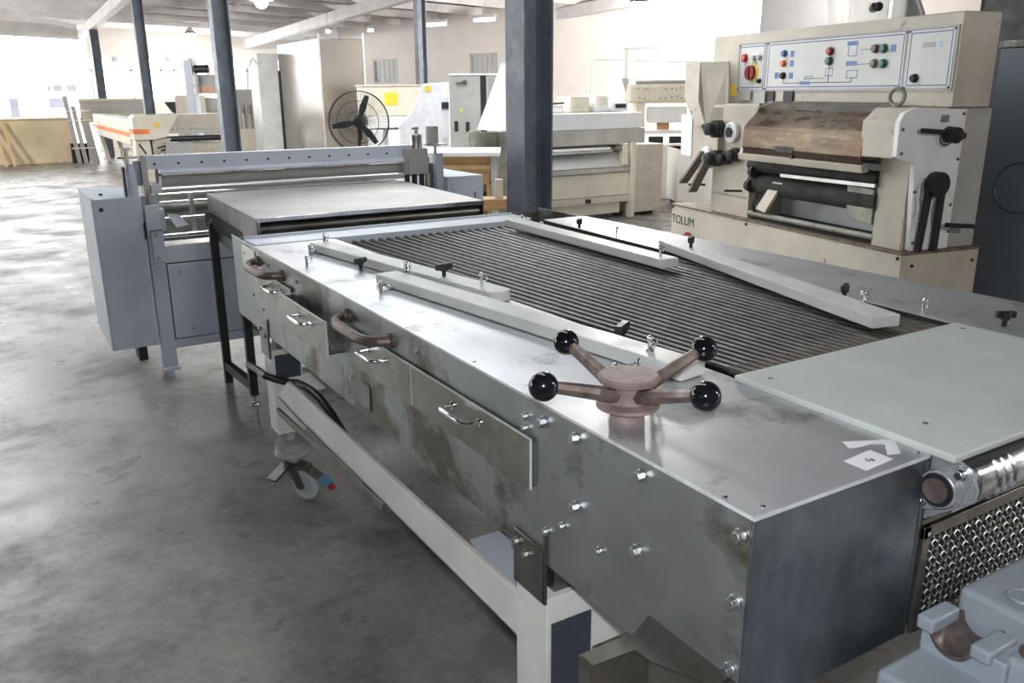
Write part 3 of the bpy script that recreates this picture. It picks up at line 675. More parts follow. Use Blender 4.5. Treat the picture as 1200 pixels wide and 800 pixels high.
# ------------------------------------------------------------------ cream roll mill machine behind the table (local x = depth, y = along the front, z = up)
R = thing('roll_mill', 'chipped cream roll mill with raised control panel on a long plinth', 'machine', (4.287,2.687,0), math.atan2(-.18,.984))
cr, wm = M['cream'], M['white_mach']
p = MB().box((0,0,.03),(.69,2.89,.488)).build('plinth', cr, R, .004)
MB().box((-.008,-.008,.485),(.70,2.90,.502)).build('plinth_top', M['rust_edge'], R, .003)
MB().box((.02,.03,0),(.66,2.86,.03)).build('plinth_base', M['dark'], R)
m = MB().box((.06,-.006,.10),(.66,0,.44)); pd = m.build('plinth_door', cr, R, .003)
for x, z in ((.09,.41),(.63,.41)): MB().cyl((x,-.006,z),(x,-.016,z),.011).build('knob', M['dark'], pd)
for y, z in ((.03,.46),(1.7,.46),(2.86,.47)): MB().hexbolt((-.001,y,z),(-1,0,0),.010,.01).build('bolt', M['dark'], R)
text('lettering', 'TOLUM', M['ink'], R, (-.002,2.685,.357), .115, (0,-1,0), (0,0,1), .001)
MB().cyl((0,2.57,.13),(-.004,2.57,.13),.135,seg=36).build('emblem', M['dkred'], R)
# right-hand frame
MB().box((.045,.065,.50),(.42,.33,1.12)).build('side_frame', cr, R, .006)
hp = [(-.12,1.115),(-.12,1.345),(-.02,1.43),(.30,1.43),(.30,1.115)]
MB().prism([(x,.055,z) for x, z in hp], (0,.30,0)).build('bearing_hood', cr, R, .006)
MB().prism([(x,.02,z) for x, z in [(-.125,1.13),(-.13,1.35),(-.10,1.40),(-.02,1.432),(.424,1.42),(.412,.505),(.080,.505),(.035,1.08),(-.05,1.10)]], (0,.040,0)).build('side_plate', wm, R, .003)
for x, z in ((.40,1.39),(.40,1.1),(.39,.80),(.40,.62),(.10,.56),(.06,.9),(-.10,1.30),(-.09,1.15)): MB().hexbolt((x,.02,z),(0,-1,0),.009,.009).build('bolt', M['rust'], R)
MB().box((.205,.016,1.34),(.275,.02,1.385)).build('nameplate', M['steel_mid'], R, .001)
m = MB().cyl((.03,-.01,1.292),(.26,-.01,1.275),.016,seg=12).build('lever', M['black'], R)
MB().cyl((.285,.02,1.262),(.285,-.06,1.258),.052,seg=16).lathe([(.03,0),(.02,.05),(0,.055)],(.285,-.06,1.258),(0,-1,0)).build('lever_hub', M['black'], m)
MB().torus((.245,-.012,1.245),(.2,1,.1),.05,.004,20,6).build('wire', M['black'], R)
pu = MB().cyl((.215,.02,.945),(.215,-.045,.945),.082,seg=30).build('pulley', M['rubber'], R, .005)
MB().lathe([(.055,0),(.05,.012),(0,.014)], (.225,-.03,.935),(0,-1,0)).build('hub_cap', M['dark'], pu)
MB().prism([(.112,.012,.50),(.150,.012,.50),(.185,.012,.90),(.142,.012,.93)], (0,-.03,0)).build('belt_guard', M['rubber'], R, .002)
MB().prism([(.245,.012,.50),(.288,.012,.50),(.296,.012,.93),(.252,.012,.90)], (0,-.03,0)).build('belt_guard', M['rubber'], R, .002)
MB().tube([(.11,-.01,.99),(.085,-.01,.95),(.085,-.01,.86),(.10,-.01,.80),(.09,-.01,.74),(.11,-.01,.70)], .006, 6).build('wire', M['rust'], R)
MB().tube([(.22,-.005,.84),(.20,-.01,.78),(.21,-.01,.70),(.225,-.005,.66)], .004, 6).build('wire', M['rust'], R)
MB().bar((.335,-.02,.672),(.56,-.04,.652),.03,.03).build('lever', M['black'], R, .003)
MB().box((.42,.05,.50),(.68,2.3,1.425)).build('rear_cabinet', M['grey_cab'], R, .005)
# lifting eye
m = MB().torus((-.0,.20,1.50),(1,.25,0),.052,.013,24,8).cyl((0,.20,1.42),(0,.20,1.455),.022); m.build('lifting_eye', M['olive'], R)
# left-hand frame
lf = MB().box((.045,1.755,.50),(.42,2.31,.985)).build('side_frame', cr, R, .006)
MB().box((.06,1.70,.985),(.42,2.22,1.43)).build('gear_housing', cr, R, .006)
MB().box((.042,1.78,.66),(.046,2.29,.675)).build('seam', M['olive'], R)
# covers and rolls between the frames
gp = [(-.10,1.055),(-.125,1.11),(-.120,1.235),(-.112,1.275),(.02,1.40),(.16,1.46)]
outer = gp; inner = [(x+.004,z-.004) for x, z in gp][::-1]
gu = MB().prism([(x,.335,z) for x, z in outer+inner], (0,1.325,0)).build('roll_guard', M['amber'], R, 0, smooth=0)
MB().box((-.128,1.03,1.095),(-.118,1.24,1.135)).build('warning_plate', M['rubber'], gu)
MB().lathe([(.012,0),(.012,.015),(0,.017)], (-.105,1.05,1.06), (-1,0,0)).build('knob', M['black'], gu)
m = MB().prism([(-.10,.33,1.0),(-.115,.33,1.05),(-.08,.33,1.06),(-.04,.33,1.01)], (0,1.40,0)); m.prism([(-.11,1.68,1.05),(-.10,1.73,1.05),(.04,1.73,1.42),(.03,1.68,1.42)], (.05,0,0)); m.build('guard_trim', cr, R, .003)
for z, r, x in ((.955,.055,.06),(.80,.085,.10),(1.20,.15,.10)): MB().cyl((x,.32,z),(x,1.76,z),r,seg=28).build('roll', M['dark'] if z < 1.1 else M['steel_dk'], R)
MB().bar((.0,.30,.915),(.0,1.30,.902),.02,.025).build('scraper_bar', M['steel_mid'], R)
MB().box((.40,.3,.50),(.415,1.76,1.1)).build('back_panel', M['white_mach'], R)
MB().prism([(.02,1.30,.84),(.02,1.42,.84),(.02,1.62,.60),(.02,1.50,.58)], (.03,0,0)).build('chute_plate', M['cream_cl'], R, .002)
MB().prism([(.03,.34,.885),(.03,.60,.895),(.03,.585,.72),(.03,.50,.655),(.03,.33,.64)], (.10,0,0)).build('end_block', M['olive'], R, .004)
MB().tube([(.06,.32,.555),(.06,1.76,.548)], .022, 10).build('gutter_pipe', M['olive'], R)
MB().box((.09,.33,.503),(.40,1.75,.52)).build('drip_tray', M['dark'], R)
for z, y in ((1.20,1.72),(.9,1.66),(.78,1.70)): MB().cyl((.03,y,z),(.03,y+.06,z),.055,.045).build('bearing', M['dark'], R)
MB().tube([(.04,1.64,.72),(.03,1.67,.62),(.04,1.66,.57)], .012, 6).build('pipe', M['dark'], R)
# control box
cbx = MB().box((.27,.0,1.432),(.59,2.73,2.015)).build('control_box', cr, R, .006)
fz0, fz1 = 1.54, 1.93
m = MB()
for a, b in (((.262,.02,fz0-.008),(.27,2.34,fz0+.006)),((.262,.02,fz1-.006),(.27,2.34,fz1+.008)),((.262,.02,fz0),(.27,.034,fz1)),((.262,2.326,fz0),(.27,2.34,fz1))): m.box(a, b)
m.build('panel_frame', M['grey_cab'], cbx, .001)
for y0, y1 in ((1.955,2.322),(.445,1.935),(.045,.425)):
    fp = MB().box((.266,y0,fz0+.012),(.2695,y1,fz1-.010)).build('panel_plate', M['panel'], cbx, .001)
    m = MB(); q = .018; lw = .007
    for a, b in (((y0+q,fz0+.026),(y1-q,fz0+.026+lw)),((y0+q,fz1-.030),(y1-q,fz1-.030+lw)),((y0+q,fz0+.026),(y0+q+lw,fz1-.024)),((y1-q-lw,fz0+.026),(y1-q,fz1-.024))): m.box((.2650,a[0],a[1]),(.2662,b[0],b[1]))
    m.build('border_line', M['line_blue'], fp, smooth=0)
    for yy in (y0+.005, y1-.005):
        for zz in (fz0+.016, fz1-.016): MB().cyl((.266,yy,zz),(.262,yy,zz),.007,seg=10).build('screw', M['ink'], fp)
def btn(name, y, z, mt, r=.023, ring=True):
    m = MB().lathe([(r*1.25,0),(r*1.25,.006),(r,.008),(r,.026),(r*.85,.030),(0,.031)], (.266,y,z), (-1,0,0), 20); return m.build(name, M[mt], cbx)
def mark(name, y, z, w, h, mt='blue', f=False):
    m = MB()
    if f: m.box((.2648,y-w,z-h),(.266,y+w,z-h+.005)).box((.2648,y-w,z+h-.005),(.266,y+w,z+h)).box((.2648,y-w,z-h),(.266,y-w+.005,z+h)).box((.2648,y+w-.005,z-h),(.266,y+w,z+h))
    else: m.box((.2648,y-w,z-h),(.266,y+w,z+h))
    return m.build(name, M[mt], cbx, smooth=0)
btn('emergency_stop', 2.242,1.814,'red',.030); btn('button',2.105,1.811,'grey_cab',.018); btn('button',2.035,1.812,'grey_cab',.020)
ms = MB().lathe([(.075,0),(.075,.004),(0,.005)], (.266,2.115,1.695), (-1,0,0), 28).build('main_switch', M['yellow'], cbx)
MB().lathe([(.062,0),(.058,.03),(.03,.034),(0,.034)], (.262,2.135,1.69), (-1,0,0), 24).bar((.232,2.135,1.64),(.232,2.135,1.74),.03,.03,(1,0,0)).build('switch_handle', M['dkred'], ms)
MB().torus((.262,2.10,1.77),(1,0,0),.022,.004,16,5).build('padlock_ring', M['grey_cab'], cbx)
btn('key_lock',2.015,1.621,'ink',.016); btn('key_lock',.333,1.616,'ink',.024)
btn('button',1.711,1.83,'blue'); mark('button_mark',1.617,1.823,.022,.024); btn('button',1.712,1.753,'orange'); mark('button_mark',1.614,1.751,.022,.024)
btn('button',1.706,1.659,'ink'); mark('button_mark',1.796,1.661,.024,.024); mark('button_mark',1.615,1.657,.024,.024)
btn('button',1.175,1.824,'dkred',.027); btn('button',1.177,1.755,'green',.027)
btn('button',.716,1.822,'brown_btn',.026); btn('button',.637,1.819,'green',.026); mark('button_mark',.553,1.818,.022,.024)
btn('button',.714,1.723,'brown_btn',.026); btn('button',.629,1.720,'green',.026)
mark('diagram_box',.945,1.82,.045,.04,'line_blue',True); mark('diagram_box',.95,1.872,.055,.012); mark('diagram_box',.945,1.73,.055,.016,'blue'); mark('diagram_box',.93,1.655,.055,.028,'line_blue',True); mark('diagram_box',1.175,1.675,.04,.03,'line_blue',True)
m = MB()
for a, b in (((.74,1.819),(.86,1.823)),((.74,1.720),(.90,1.724)),((.93,1.597),(1.706,1.602)),((1.703,1.60),(1.709,1.64)),((1.174,1.60),(1.180,1.735)),((.926,1.60),(.932,1.63)),((1.22,1.628),(1.46,1.632))): m.box((.2649,a[0],a[1]),(.266,b[0],b[1]))
m.build('diagram_line', M['ink'], cbx, smooth=0)
mark('diagram_box',1.40,1.64,.045,.010,'blue',True); mark('diagram_box',1.44,1.598,.06,.012,'blue')
mark('type_plate',.25,1.825,.05,.016,'grey_cab'); mark('type_plate',.165,1.826,.026,.016,'dark_panel')
mark('sticker',2.43,1.545,.085,.045,'yellow').location = (.004,0,0)
MB().box((.28,.04,1.0),(.58,.08,1.44)).build('box_support', M['grey_cab'], R)
# hopper, dials and hubs on the left
ho = MB().prism([(-.02,2.74,1.79),(-.02,2.50,1.785),(-.02,2.50,1.46),(-.02,2.36,1.24),(-.02,2.52,1.24),(-.02,2.73,1.46)], (.26,0,0)).build('hopper', cr, R, .004)
MB().prism([(-.02,2.50,1.785),(-.02,2.36,1.24),(.10,2.20,1.28),(.10,2.24,1.785)], (.01,-.004,0)).build('hopper_side', cr, R)
MB().prism([(.0,2.80,1.33),(.0,2.62,1.345),(.0,2.60,.96),(.0,2.78,.97)], (.25,0,0)).build('cover_plate', wm, R, .003)
MB().prism([(.01,2.60,1.345),(.01,2.2,1.25),(.01,2.2,1.0),(.01,2.45,.86),(.01,2.64,.955)], (.22,0,0)).build('gear_case', cr, R, .005)
for y, z, r, d in ((2.20,1.225,.075,.16),(2.18,.975,.07,.16),(2.40,1.24,.03,.06),(2.60,1.36,.03,.05),(2.04,.985,.055,.12),(1.93,1.02,.06,.10)):
    MB().lathe([(r,0),(r,d*.5),(r*.72,d*.55),(r*.72,d*.9),(r*.4,d),(0,d)], (.03,y,z), (-1,0,0), 14).build('spindle_hub', M['dark'], R)
di = MB().lathe([(.085,0),(.085,.03),(.07,.034),(.068,.02),(.045,.02),(.045,.035),(0,.036)], (.05,2.045,1.20), (-1,0,0), 32).build('dial', wm, R)
MB().cyl((.02,2.045,1.20),(.0,2.045,1.20),.042,seg=20).build('dial_hub', M['black'], di)
MB().lathe([(.07,0),(.065,.02),(0,.022)], (.0,2.35,1.0), (-1,0,0), 20).build('cap', wm, R)
for y, s in ((1.86,1.5),(1.62,1.5)):
    MB().box((.255,y-.06,s-.04),(.27,y+.06,s+.04)).build('gauge', M['black'], R, .003)
MB().box((.235,2.0,1.30),(.27,2.22,1.42)).build('gauge_window', M['grey_cab'], R, .004)
MB().box((.24,2.10,1.46),(.27,2.25,1.54)).box((.24,1.90,1.44),(.27,2.06,1.53)).build('switch_box', M['grey_cab'], R, .003)
MB().bar((.0,1.62,1.435),(.0,2.25,1.415),.03,.02).build('bracket_rail', cr, R)
MB().bar((-.02,2.36,1.02),(-.02,2.68,.72),.025,.085,(1,0,0)).build('blade', M['steel_dk'], R, .002)
MB().bar((-.05,2.20,1.02),(-.05,2.47,.66),.025,.085,(1,0,0)).build('blade', M['steel_dk'], R, .002)
for y in (2.42,1.86): MB().cyl((.05,y,.72),(-.10,y+.04,.725),.010).build('lever', M['dark'], R)

# ------------------------------------------------------------------ right edge and behind the roll mill
O = thing('steel_door_panel', 'tall dark steel cabinet with smooth door at the right edge', 'cabinet', (5.60,2.93,0), math.radians(-10))
MB().box((.0,-1.2,0),(.75,.06,1.84)).build('body', M['dark_panel'], O, .006)
MB().box((-.008,-1.2,.02),(0,.05,1.82)).build('door', mat('graded_steel_door',(.26,.30,.35),.42,.3,.02,2,rvar=.02), O, .003)
MB().box((-.012,-1.2,1.83),(.76,.07,1.875)).build('top_trim', M['steel_br'], O, .002)
MB().torus((-.01,-.25,.85),(1,0,0),.18,.006,40,6).build('ring_mark', M['steel_dk'], O)
D = thing('added_dark_block', 'added tall black block standing in for the unlit wall behind the steel door cabinet', 'cabinet', (6.95,4.0,0), math.radians(-10))  # black block added where the wall behind lies unlit
MB().box((0,-2.2,0),(.9,.0,2.9)).build('body', M['dark'], D, .004)
MB().box((-.01,-2.1,.1),(0,-.05,2.8)).build('door', M['black'], D, .004)
MB().bar((-.25,.1,0),(-.02,-.1,.9),.03,.03).build('stay', M['black'], D)
Pn = thing('stainless_enclosure', 'bright stainless enclosure rising behind the cream roll mill', 'enclosure', (6.10,5.78,0), math.atan2(4.93-5.78,7.40-6.10))
MB().box((0,0,0),(1.27,1.2,3.0)).build('body', M['enclosure'], Pn, .004)
MB().box((1.27,.0,0),(1.31,1.2,2.9)).build('edge_strip', M['steel_br'], Pn, .002)
MB().prism([(1.31,0,2.9),(1.62,0,2.22),(1.62,0,0),(1.31,0,0)], (0,1.1,0)).build('sloped_side', M['enclosure'], Pn, .003)
m = MB().bar((1.31,-.01,2.92),(1.64,-.01,2.20),.03,.05,(0,1,0)); m.build('edge_strip', M['white'], Pn)
m = MB().cyl((1.14,0,2.33),(1.14,-.05,2.33),.03).sphere((1.14,-.075,2.335),.045,14); m.bar((1.10,-.02,2.36),(1.18,-.02,2.36),.03,.03); m.build('latch_knob', M['black'], Pn)

# ------------------------------------------------------------------ beige roller conveyor behind the column
E_ = thing('beige_sheeter', 'beige machine with white top and stainless slope right of the thick column', 'machine', (4.6,7.82,0))
def e(a): return (a[0]-4.6, a[1]-7.82, a[2])
def eb(name, mt, a, b, bev=.005): return MB().box(e(a), e(b)).build(name, M[mt], E_, bev)
eb('top_hood','white',(4.55,7.84,1.10),(6.32,8.75,1.29)); eb('front_beam','steel_mid',(4.55,7.80,.915),(6.34,7.90,1.10))
MB().cyl(e((4.55,7.9,.86)),e((5.9,7.9,.86)),.045,seg=24).build('roller', M['steel_br'], E_)
eb('back_plate','grey_cab',(4.55,8.0,.60),(6.1,8.05,1.1))
MB().prism([e(v) for v in ((4.55,8.0,.80),(4.55,7.80,.645),(4.55,7.81,.635),(4.55,8.01,.79))], (1.53,0,0)).build('slope_plate', M['enclosure'], E_)
eb('front_bar','steel_mid',(4.55,7.77,.575),(6.12,7.82,.635),.008)
eb('front_panel','cream_cl',(4.55,7.80,.29),(6.12,8.7,.57)); eb('lower_rail','cream',(4.55,7.79,.20),(6.12,8.7,.285)); eb('lower_panel','cream_cl',(4.55,7.84,.06),(6.0,8.6,.20))
eb('latch','black',(5.42,7.78,.215),(5.50,7.79,.265),.001); eb('side_cheek','cream',(6.13,7.77,.05),(6.63,8.75,.90),.01); eb('side_post','cream_cl',(6.10,7.75,.0),(6.17,7.85,.93))
eb('bearing','cream_cl',(5.98,7.78,.66),(6.07,7.86,.90)); eb('bearing','cream_cl',(6.09,7.76,.74),(6.18,7.80,.93)); eb('arm','steel_dk',(5.88,7.80,.84),(6.0,7.86,.90))
for x in (4.7,6.0,6.5): eb('foot','dark',(x,7.9,0),(x+.1,8.0,.06))
# small machines standing on the white hood
def topthing(name, label, cat, x, w, h, mt, kind):
    t = thing(name, label, cat, (x,8.25,1.29))
    MB().box((0,0,0),(w,.3,h)).build('body', M[mt], t, .02)
    if kind == 0:
        MB().cyl((w*.3,.1,h),(w*.3,.1,h+.06),.03).build('knob', M['black'], t); MB().bar((.0,.0,h+.02),(w,.0,h+.03),.02,.02).build('bar', M['black'], t)
    else: MB().box((w*.2,-.02,h*.4),(w*.8,.0,h*.8)).build('face', M['cream_cl'] if kind == 1 else M['black'], t)
topthing('motor_unit','small white motor with black levers on the white hood beside the column','motor',5.18,.22,.09,'white',0)
topthing('gear_unit','cream rounded gear unit in the middle of the white hood','motor',5.50,.30,.20,'cream_cl',1)
topthing('control_unit','white unit with rounded top at the right end of the white hood','motor',5.88,.22,.21,'white',1)
topthing('drive_box','pale box with dark slot on the white hood below the window','box',6.16,.26,.12,'white',2)
# white cabinet right of it
F = thing('white_cabinet', 'plain white cabinet on the floor left of the roll mill', 'cabinet', (7.05,7.95,0), math.radians(-30))
MB().box((0,0,.10),(1.35,.7,.80)).build('body', M['white_paint'], F, .006); MB().box((-.01,-.012,.785),(1.36,.71,.80)).build('top', M['white'], F, .003)
MB().box((.05,.05,0),(1.3,.65,.10)).build('plinth', M['dark'], F); MB().box((.62,-.03,.03),(1.0,.0,.09)).build('vent', M['black'], F)
MB().box((.3,-.2,0),(.75,-.05,.06)).build('foot_pedal', M['black'], F, .01)
# cream control bar with buttons
Gb = thing('button_console', 'cream console with rows of small buttons on a post left of the hopper', 'control console', (7.10,9.12,0), math.atan2(8.70-9.12,7.84-7.10))
co_ = MB().box((0,0,1.375),(1.0,.30,1.655)).build('console', M['cream_cl'], Gb, .06, seg=4)
MB().box((.12,.02,1.655),(1.0,.28,1.69)).build('lid', M['grey_cab'], Gb, .004)
MB().prism([(-.06,.1,1.72),(.03,.1,1.72),(.06,.1,1.5),(.03,.1,1.45)], (0,.12,0)).build('side_wing', M['grey_cab'], Gb)
MB().box((.13,.05,.0),(.27,.25,1.38)).build('post', M['cream_cl'], Gb, .01)
rs = random.Random(3)
for k in range(22):
    x, z = .16+.8*((k % 11)/10.5)+rs.uniform(-.02,.02), (1.575 if k < 11 else 1.45)+rs.uniform(-.015,.015)
    MB().cyl((x,0,z),(x,-.014,z),.010,seg=10).build('button', M[rs.choice(['ink','green','dkred','grey_cab','brown_btn'])], co_)
MB().box((.3,.05,.95),(1.3,.6,1.0)).build('table_top', M['white'], Gb, .01)
MB().box((.32,.12,1.10),(.9,.4,1.33)).build('hood', M['white'], Gb, .03); MB().box((.50,.3,1.0),(.68,.4,1.15)).build('carton', M['wood'], Gb)
for x in (.35,.65,.9): MB().cyl((x,.1,.86),(x+.2,.1,.86),.05).build('drum', M['black'], Gb)
MB().box((.3,.1,.0),(1.3,.58,.78)).build('cabinet', M['white_paint'], Gb, .01)
MB().tube([(-.55,.2,1.0),(-.5,.2,1.95),(-.40,.2,1.98),(.2,.2,1.95),(1.3,.2,1.93)], .012, 6).build('pipe', M['white'], Gb)

# ------------------------------------------------------------------ left of the column: control cabinet, chute, table, beige hood
Cc = thing('control_cabinet', 'grey control cabinet with open black door edge left of the thick column', 'cabinet', (4.49,9.57,0), math.atan2(9.344-9.552,4.863-4.509))
MB().box((0,0,.02),(.41,.45,1.75)).build('body', M['grey_cab'], Cc, .004)
MB().box((.41,.0,.02),(.49,.40,1.76)).build('gap', M['black'], Cc); MB().box((.49,-.12,.02),(.515,.40,1.76)).build('open_door', M['grey_cab'], Cc, .003)
MB().box((.515,.0,.9),(.70,.3,1.74)).build('inner_panel', M['steel_mid'], Cc)
MB().box((.0,-.01,1.755),(.68,.42,1.78)).build('top_cover', M['white'], Cc, .004)
MB().bar((.10,-.02,1.655),(.24,-.02,1.675),.02,.025).cyl((.21,0,1.67),(.21,-.03,1.67),.03).build('handle', M['steel_dk'], Cc)
for x, z in ((.06,1.05),(.21,1.04)): MB().box((x,-.006,z),(x+.05,0,z+.13)).build('switch', M['black'], Cc)
MB().cyl((.16,0,1.32),(.16,-.006,1.32),.022).build('sticker', M['yellow'], Cc)
Wg = thing('white_chute', 'slanted white chute plate leaning against the left side of the thick column', 'chute', (0,0,0))
MB().prism([(4.33,7.95,1.86),(4.45,7.88,1.86),(4.30,7.80,1.20),(4.22,7.78,1.115),(3.98,7.92,1.14)], (.10,.17,0)).build('plate', M['white'], Wg, .003)
MB().box((3.95,7.98,0),(4.05,8.08,1.12)).box((4.3,7.95,0),(4.38,8.03,1.10)).build('stand', M['olive'], Wg)
MB().box((3.93,8.02,.92),(4.45,8.12,1.10)).build('base_beam', M['olive'], Wg)
St = thing('steel_rack', 'dark rack with round parts behind the small white topped table', 'rack', (3.95,8.45,0), math.radians(-20))
MB().box((0,.0,0),(.5,.05,.90)).build('back', M['dark'], St)
for k in range(3):
    for z in (.2,.45,.7): MB().cyl((.08+.15*k,-.02,z),(.08+.15*k,.02,z),.06,.04).build('round_part', M['steel_dk'], St)
Tb = thing('work_table', 'small table with white top and wooden crates under it behind the crossbeam', 'table', (3.30,8.05,0), math.atan2(7.74-8.089,4.055-3.481))
MB().box((0,-.55,.895),(.92,.25,.945)).build('table_top', M['white'], Tb, .01)
for x, y in ((.82,-.50),(.05,-.50),(.82,.15),(.05,.15)): MB().box((x,y,0),(x+.07,y+.07,.895)).build('leg', M['grey_cab'], Tb)
MB().box((.1,-.48,.20),(.85,-.44,.27)).build('stretcher', M['grey_cab'], Tb)
cr1 = thing('wooden_crate', 'upper brown wooden crate under the white table top', 'crate', (3.33,7.98,.0), Tb.rotation_euler.z)
MB().box((.06,-.40,.60),(.74,.1,.895)).build('box', M['wood'], cr1, .004); MB().box((.05,-.41,.76),(.75,-.40,.80)).build('slat', M['wood_pale'], cr1)
MB().box((.05,-.42,0),(.09,-.38,.60)).build('corner_post', M['wood'], cr1); MB().box((.71,-.42,0),(.75,-.38,.60)).build('corner_post', M['wood'], cr1); MB().box((.06,-.40,0),(.74,.1,.10)).build('bottom_board', M['wood'], cr1)
Bh = thing('beige_hood', 'long beige hood with yellow sticker in front of the leftmost shuttered window', 'machine', (4.20,12.10,0), math.atan2(11.564-12.063,5.148-4.329))
MB().box((0,0,1.20),(1.13,.7,1.635)).build('hood', M['cream_cl'], Bh, .01); MB().box((-.02,-.01,1.635),(1.15,.71,1.665)).build('lid', M['cream'], Bh, .005)
MB().box((.42,-.006,1.36),(.62,0,1.55)).build('sticker', M['yellow'], Bh)
MB().prism([(.1,0,1.20),(1.35,0,1.20),(1.05,-.2,1.05),(.1,-.2,1.02)], (0,.6,0)).build('chute', M['grey_cab'], Bh)
MB().box((.15,-.05,0),(1.2,.6,1.02)).build('body', M['white_paint'], Bh, .01)
for x, w, mt in ((.25,.16,'white'),(.50,.26,'white'),(.80,.2,'cream_cl')): MB().box((x,-.35,.75),(x+w,-.1,1.0)).build('front_box', M[mt], Bh, .01)
MB().box((.28,-.36,.70),(.55,-.345,.76)).build('plate', M['rust_hub'], Bh)
Wp = thing('wrapped_machine', 'machine under crumpled white plastic wrap beside the beige hood', 'machine', (4.10,10.35,0), Bh.rotation_euler.z)
MB().prism([(0,0,.0),(.0,0,1.12),(.18,0,1.28),(.35,0,1.66),(.68,0,1.68),(.70,0,0)], (0,.5,0)).build('wrap', mat('plastic_wrap',(.80,.80,.82),.25,0,.05,6,bump=.6,bscale=14), Wp, .01)
MB().box((.38,-.01,1.56),(.46,0,1.63)).build('sticker', M['yellow'], Wp); MB().box((.60,-.02,.95),(.70,0,1.66)).build('post', M['white'], Wp); MB().box((.60,-.04,1.33),(.70,-.02,1.42)).build('switch', M['black'], Wp)

# ------------------------------------------------------------------ stainless oven cabinet and fan
Ov = thing('oven_cabinet', 'tall shiny stainless oven cabinet behind the fan', 'cabinet', (4.121,13.462,0)); Ov.scale = (1.08,1.08,1.028)
MB().box((0,0,.02),(.72,2.15,2.35)).build('body', M['oven'], Ov, .006)
MB().box((-.004,.004,.05),(0,2.14,2.33)).build('side_sheet', M['oven'], Ov, .002); MB().box((.006,-.004,.05),(.71,0,2.33)).build('door', M['oven'], Ov, .002)
MB().box((-.015,-.012,.0),(.012,.0,2.42)).build('corner_post', M['steel_mid'], Ov); MB().box((.70,-.012,.0),(.726,.0,2.44)).build('corner_post', M['steel_mid'], Ov)
MB().box((-.36,2.16,.02),(.0,2.7,2.20)).build('end_panel', M['white_paint'], Ov, .004); MB().box((-.02,2.10,.02),(.0,2.16,1.9)).build('seal', M['rubber'], Ov)
MB().tube([(-.55,2.2,1.5),(-.52,2.2,1.95),(-.42,2.2,2.12),(-.32,2.2,1.95),(-.30,2.2,1.6)], .012, 6).build('cable', M['grey_cab'], Ov)
Fn = thing('pedestal_fan', 'large pedestal fan with wire guard in front of the oven cabinet', 'fan', (2.936,8.864,0), math.radians(-28))
MB().lathe([(.24,0),(.24,.02),(.22,.04),(.04,.06),(.022,.07),(.022,1.05),(0,1.05)], seg=28).build('stand', M['black'], Fn)
m = MB().lathe([(.0,.30),(.07,.28),(.085,.18),(.075,.02),(.05,.0),(0,0)], (0,.05,1.225), (0,1,0), 20); m.bar((0,.10,1.02),(0,.10,1.20),.05,.06,(0,1,0)); m.build('motor', M['black'], Fn)
gd = MB(); Rr = .345
for rr, y in ((Rr,0),(Rr,.10),(.24,-.07),(.12,-.10)): gd.torus((0,y,1.225),(0,1,0),rr,.004 if rr < Rr else .006,48,5)
for k in range(72):
    a = 2*PI*k/72; c, s = math.cos(a), math.sin(a)
    gd.tube([(.05*c,-.105,1.225+.05*s),(.14*c,-.10,1.225+.14*s),(.25*c,-.068,1.225+.25*s),(Rr*c,0,1.225+Rr*s),(Rr*c,.10,1.225+Rr*s),(.1*c,.16,1.225+.1*s)], .0015, 4)
gd.build('wire_guard', M['black'], Fn)
for k in range(3):
    a = math.radians(192+120*k); c, s = math.cos(a), math.sin(a); n = V((-s,0,c)); d = V((c,0,s)); o = V((0,.03,1.225))
    MB().prism([o+d*.05+n*.02, o+d*.05-n*.02, o+d*.16-n*.045, o+d*.31-n*.04, o+d*.315+n*.01, o+d*.18+n*.035], (0,.006,0)).build('blade', M['black'], Fn)
MB().lathe([(.055,0),(.05,-.05),(0,-.055)], (0,.06,1.225), (0,1,0), 20).build('hub', M['black'], Fn)

# ------------------------------------------------------------------ machine with the orange stripe and things at the far left
I = thing('striped_machine', 'long cream machine with orange stripe beyond the crossbeam at the left', 'machine', (1.50,16.10,0))
MB().prism([(0,0,.76),(0,0,1.14),(.05,0,1.20),(.80,0,1.20),(.55,0,.80),(.32,0,.76)], (0,.5,0)).build('head', M['cream_cl'], I, .008)
MB().box((0,.5,.64),(.34,6.3,1.12)).build('long_arm', M['cream_cl'], I, .02)
m = MB().box((-.005,-.006,.87),(.26,0,.95)).box((-.006,0,.87),(0,.5,.95)); m.build('orange_stripe', M['orange'], I, .001); MB().box((-.006,.5,.80),(0,6.5,.88)).build('orange_stripe', M['orange'], I)
MB().lathe([(.05,0),(.05,.006),(0,.007)], (.40,0,1.02), (0,-1,0), 20).build('emblem', M['yellow'], I)
MB().prism([(-.02,.05,0),(.30,.05,0),(.26,.05,.78),(.02,.05,.78)], (0,.4,0)).build('leg', M['cream_cl'], I, .01)
MB().prism([(.30,.05,.78),(.65,.05,.78),(.45,.05,.52),(.30,.05,.45)], (0,.3,0)).build('bracket', M['cream'], I, .01)
for y in (2.5,5.5): MB().bar((.15,y,0),(.1,y+.6,.66),.08,.08).build('strut', M['cream'], I)
MB().box((.62,.1,.90),(1.65,.55,1.20)).build('side_housing', M['cream'], I, .01); MB().box((.60,.0,.86),(1.5,.3,.92)).build('rail', M['grey_cab'], I)
for k in range(16): MB().cyl((.68+.05*k,.05,.92),(.68+.05*k,.05,.98),.012,seg=8).build('pin', M['cream_cl'], I)
MB().cyl((.55,.1,.76),(1.6,.1,.76),.05).build('roller', M['black'], I); MB().box((.55,.15,.0),(1.6,.6,.68)).build('lower_body', M['cream'], I, .01)
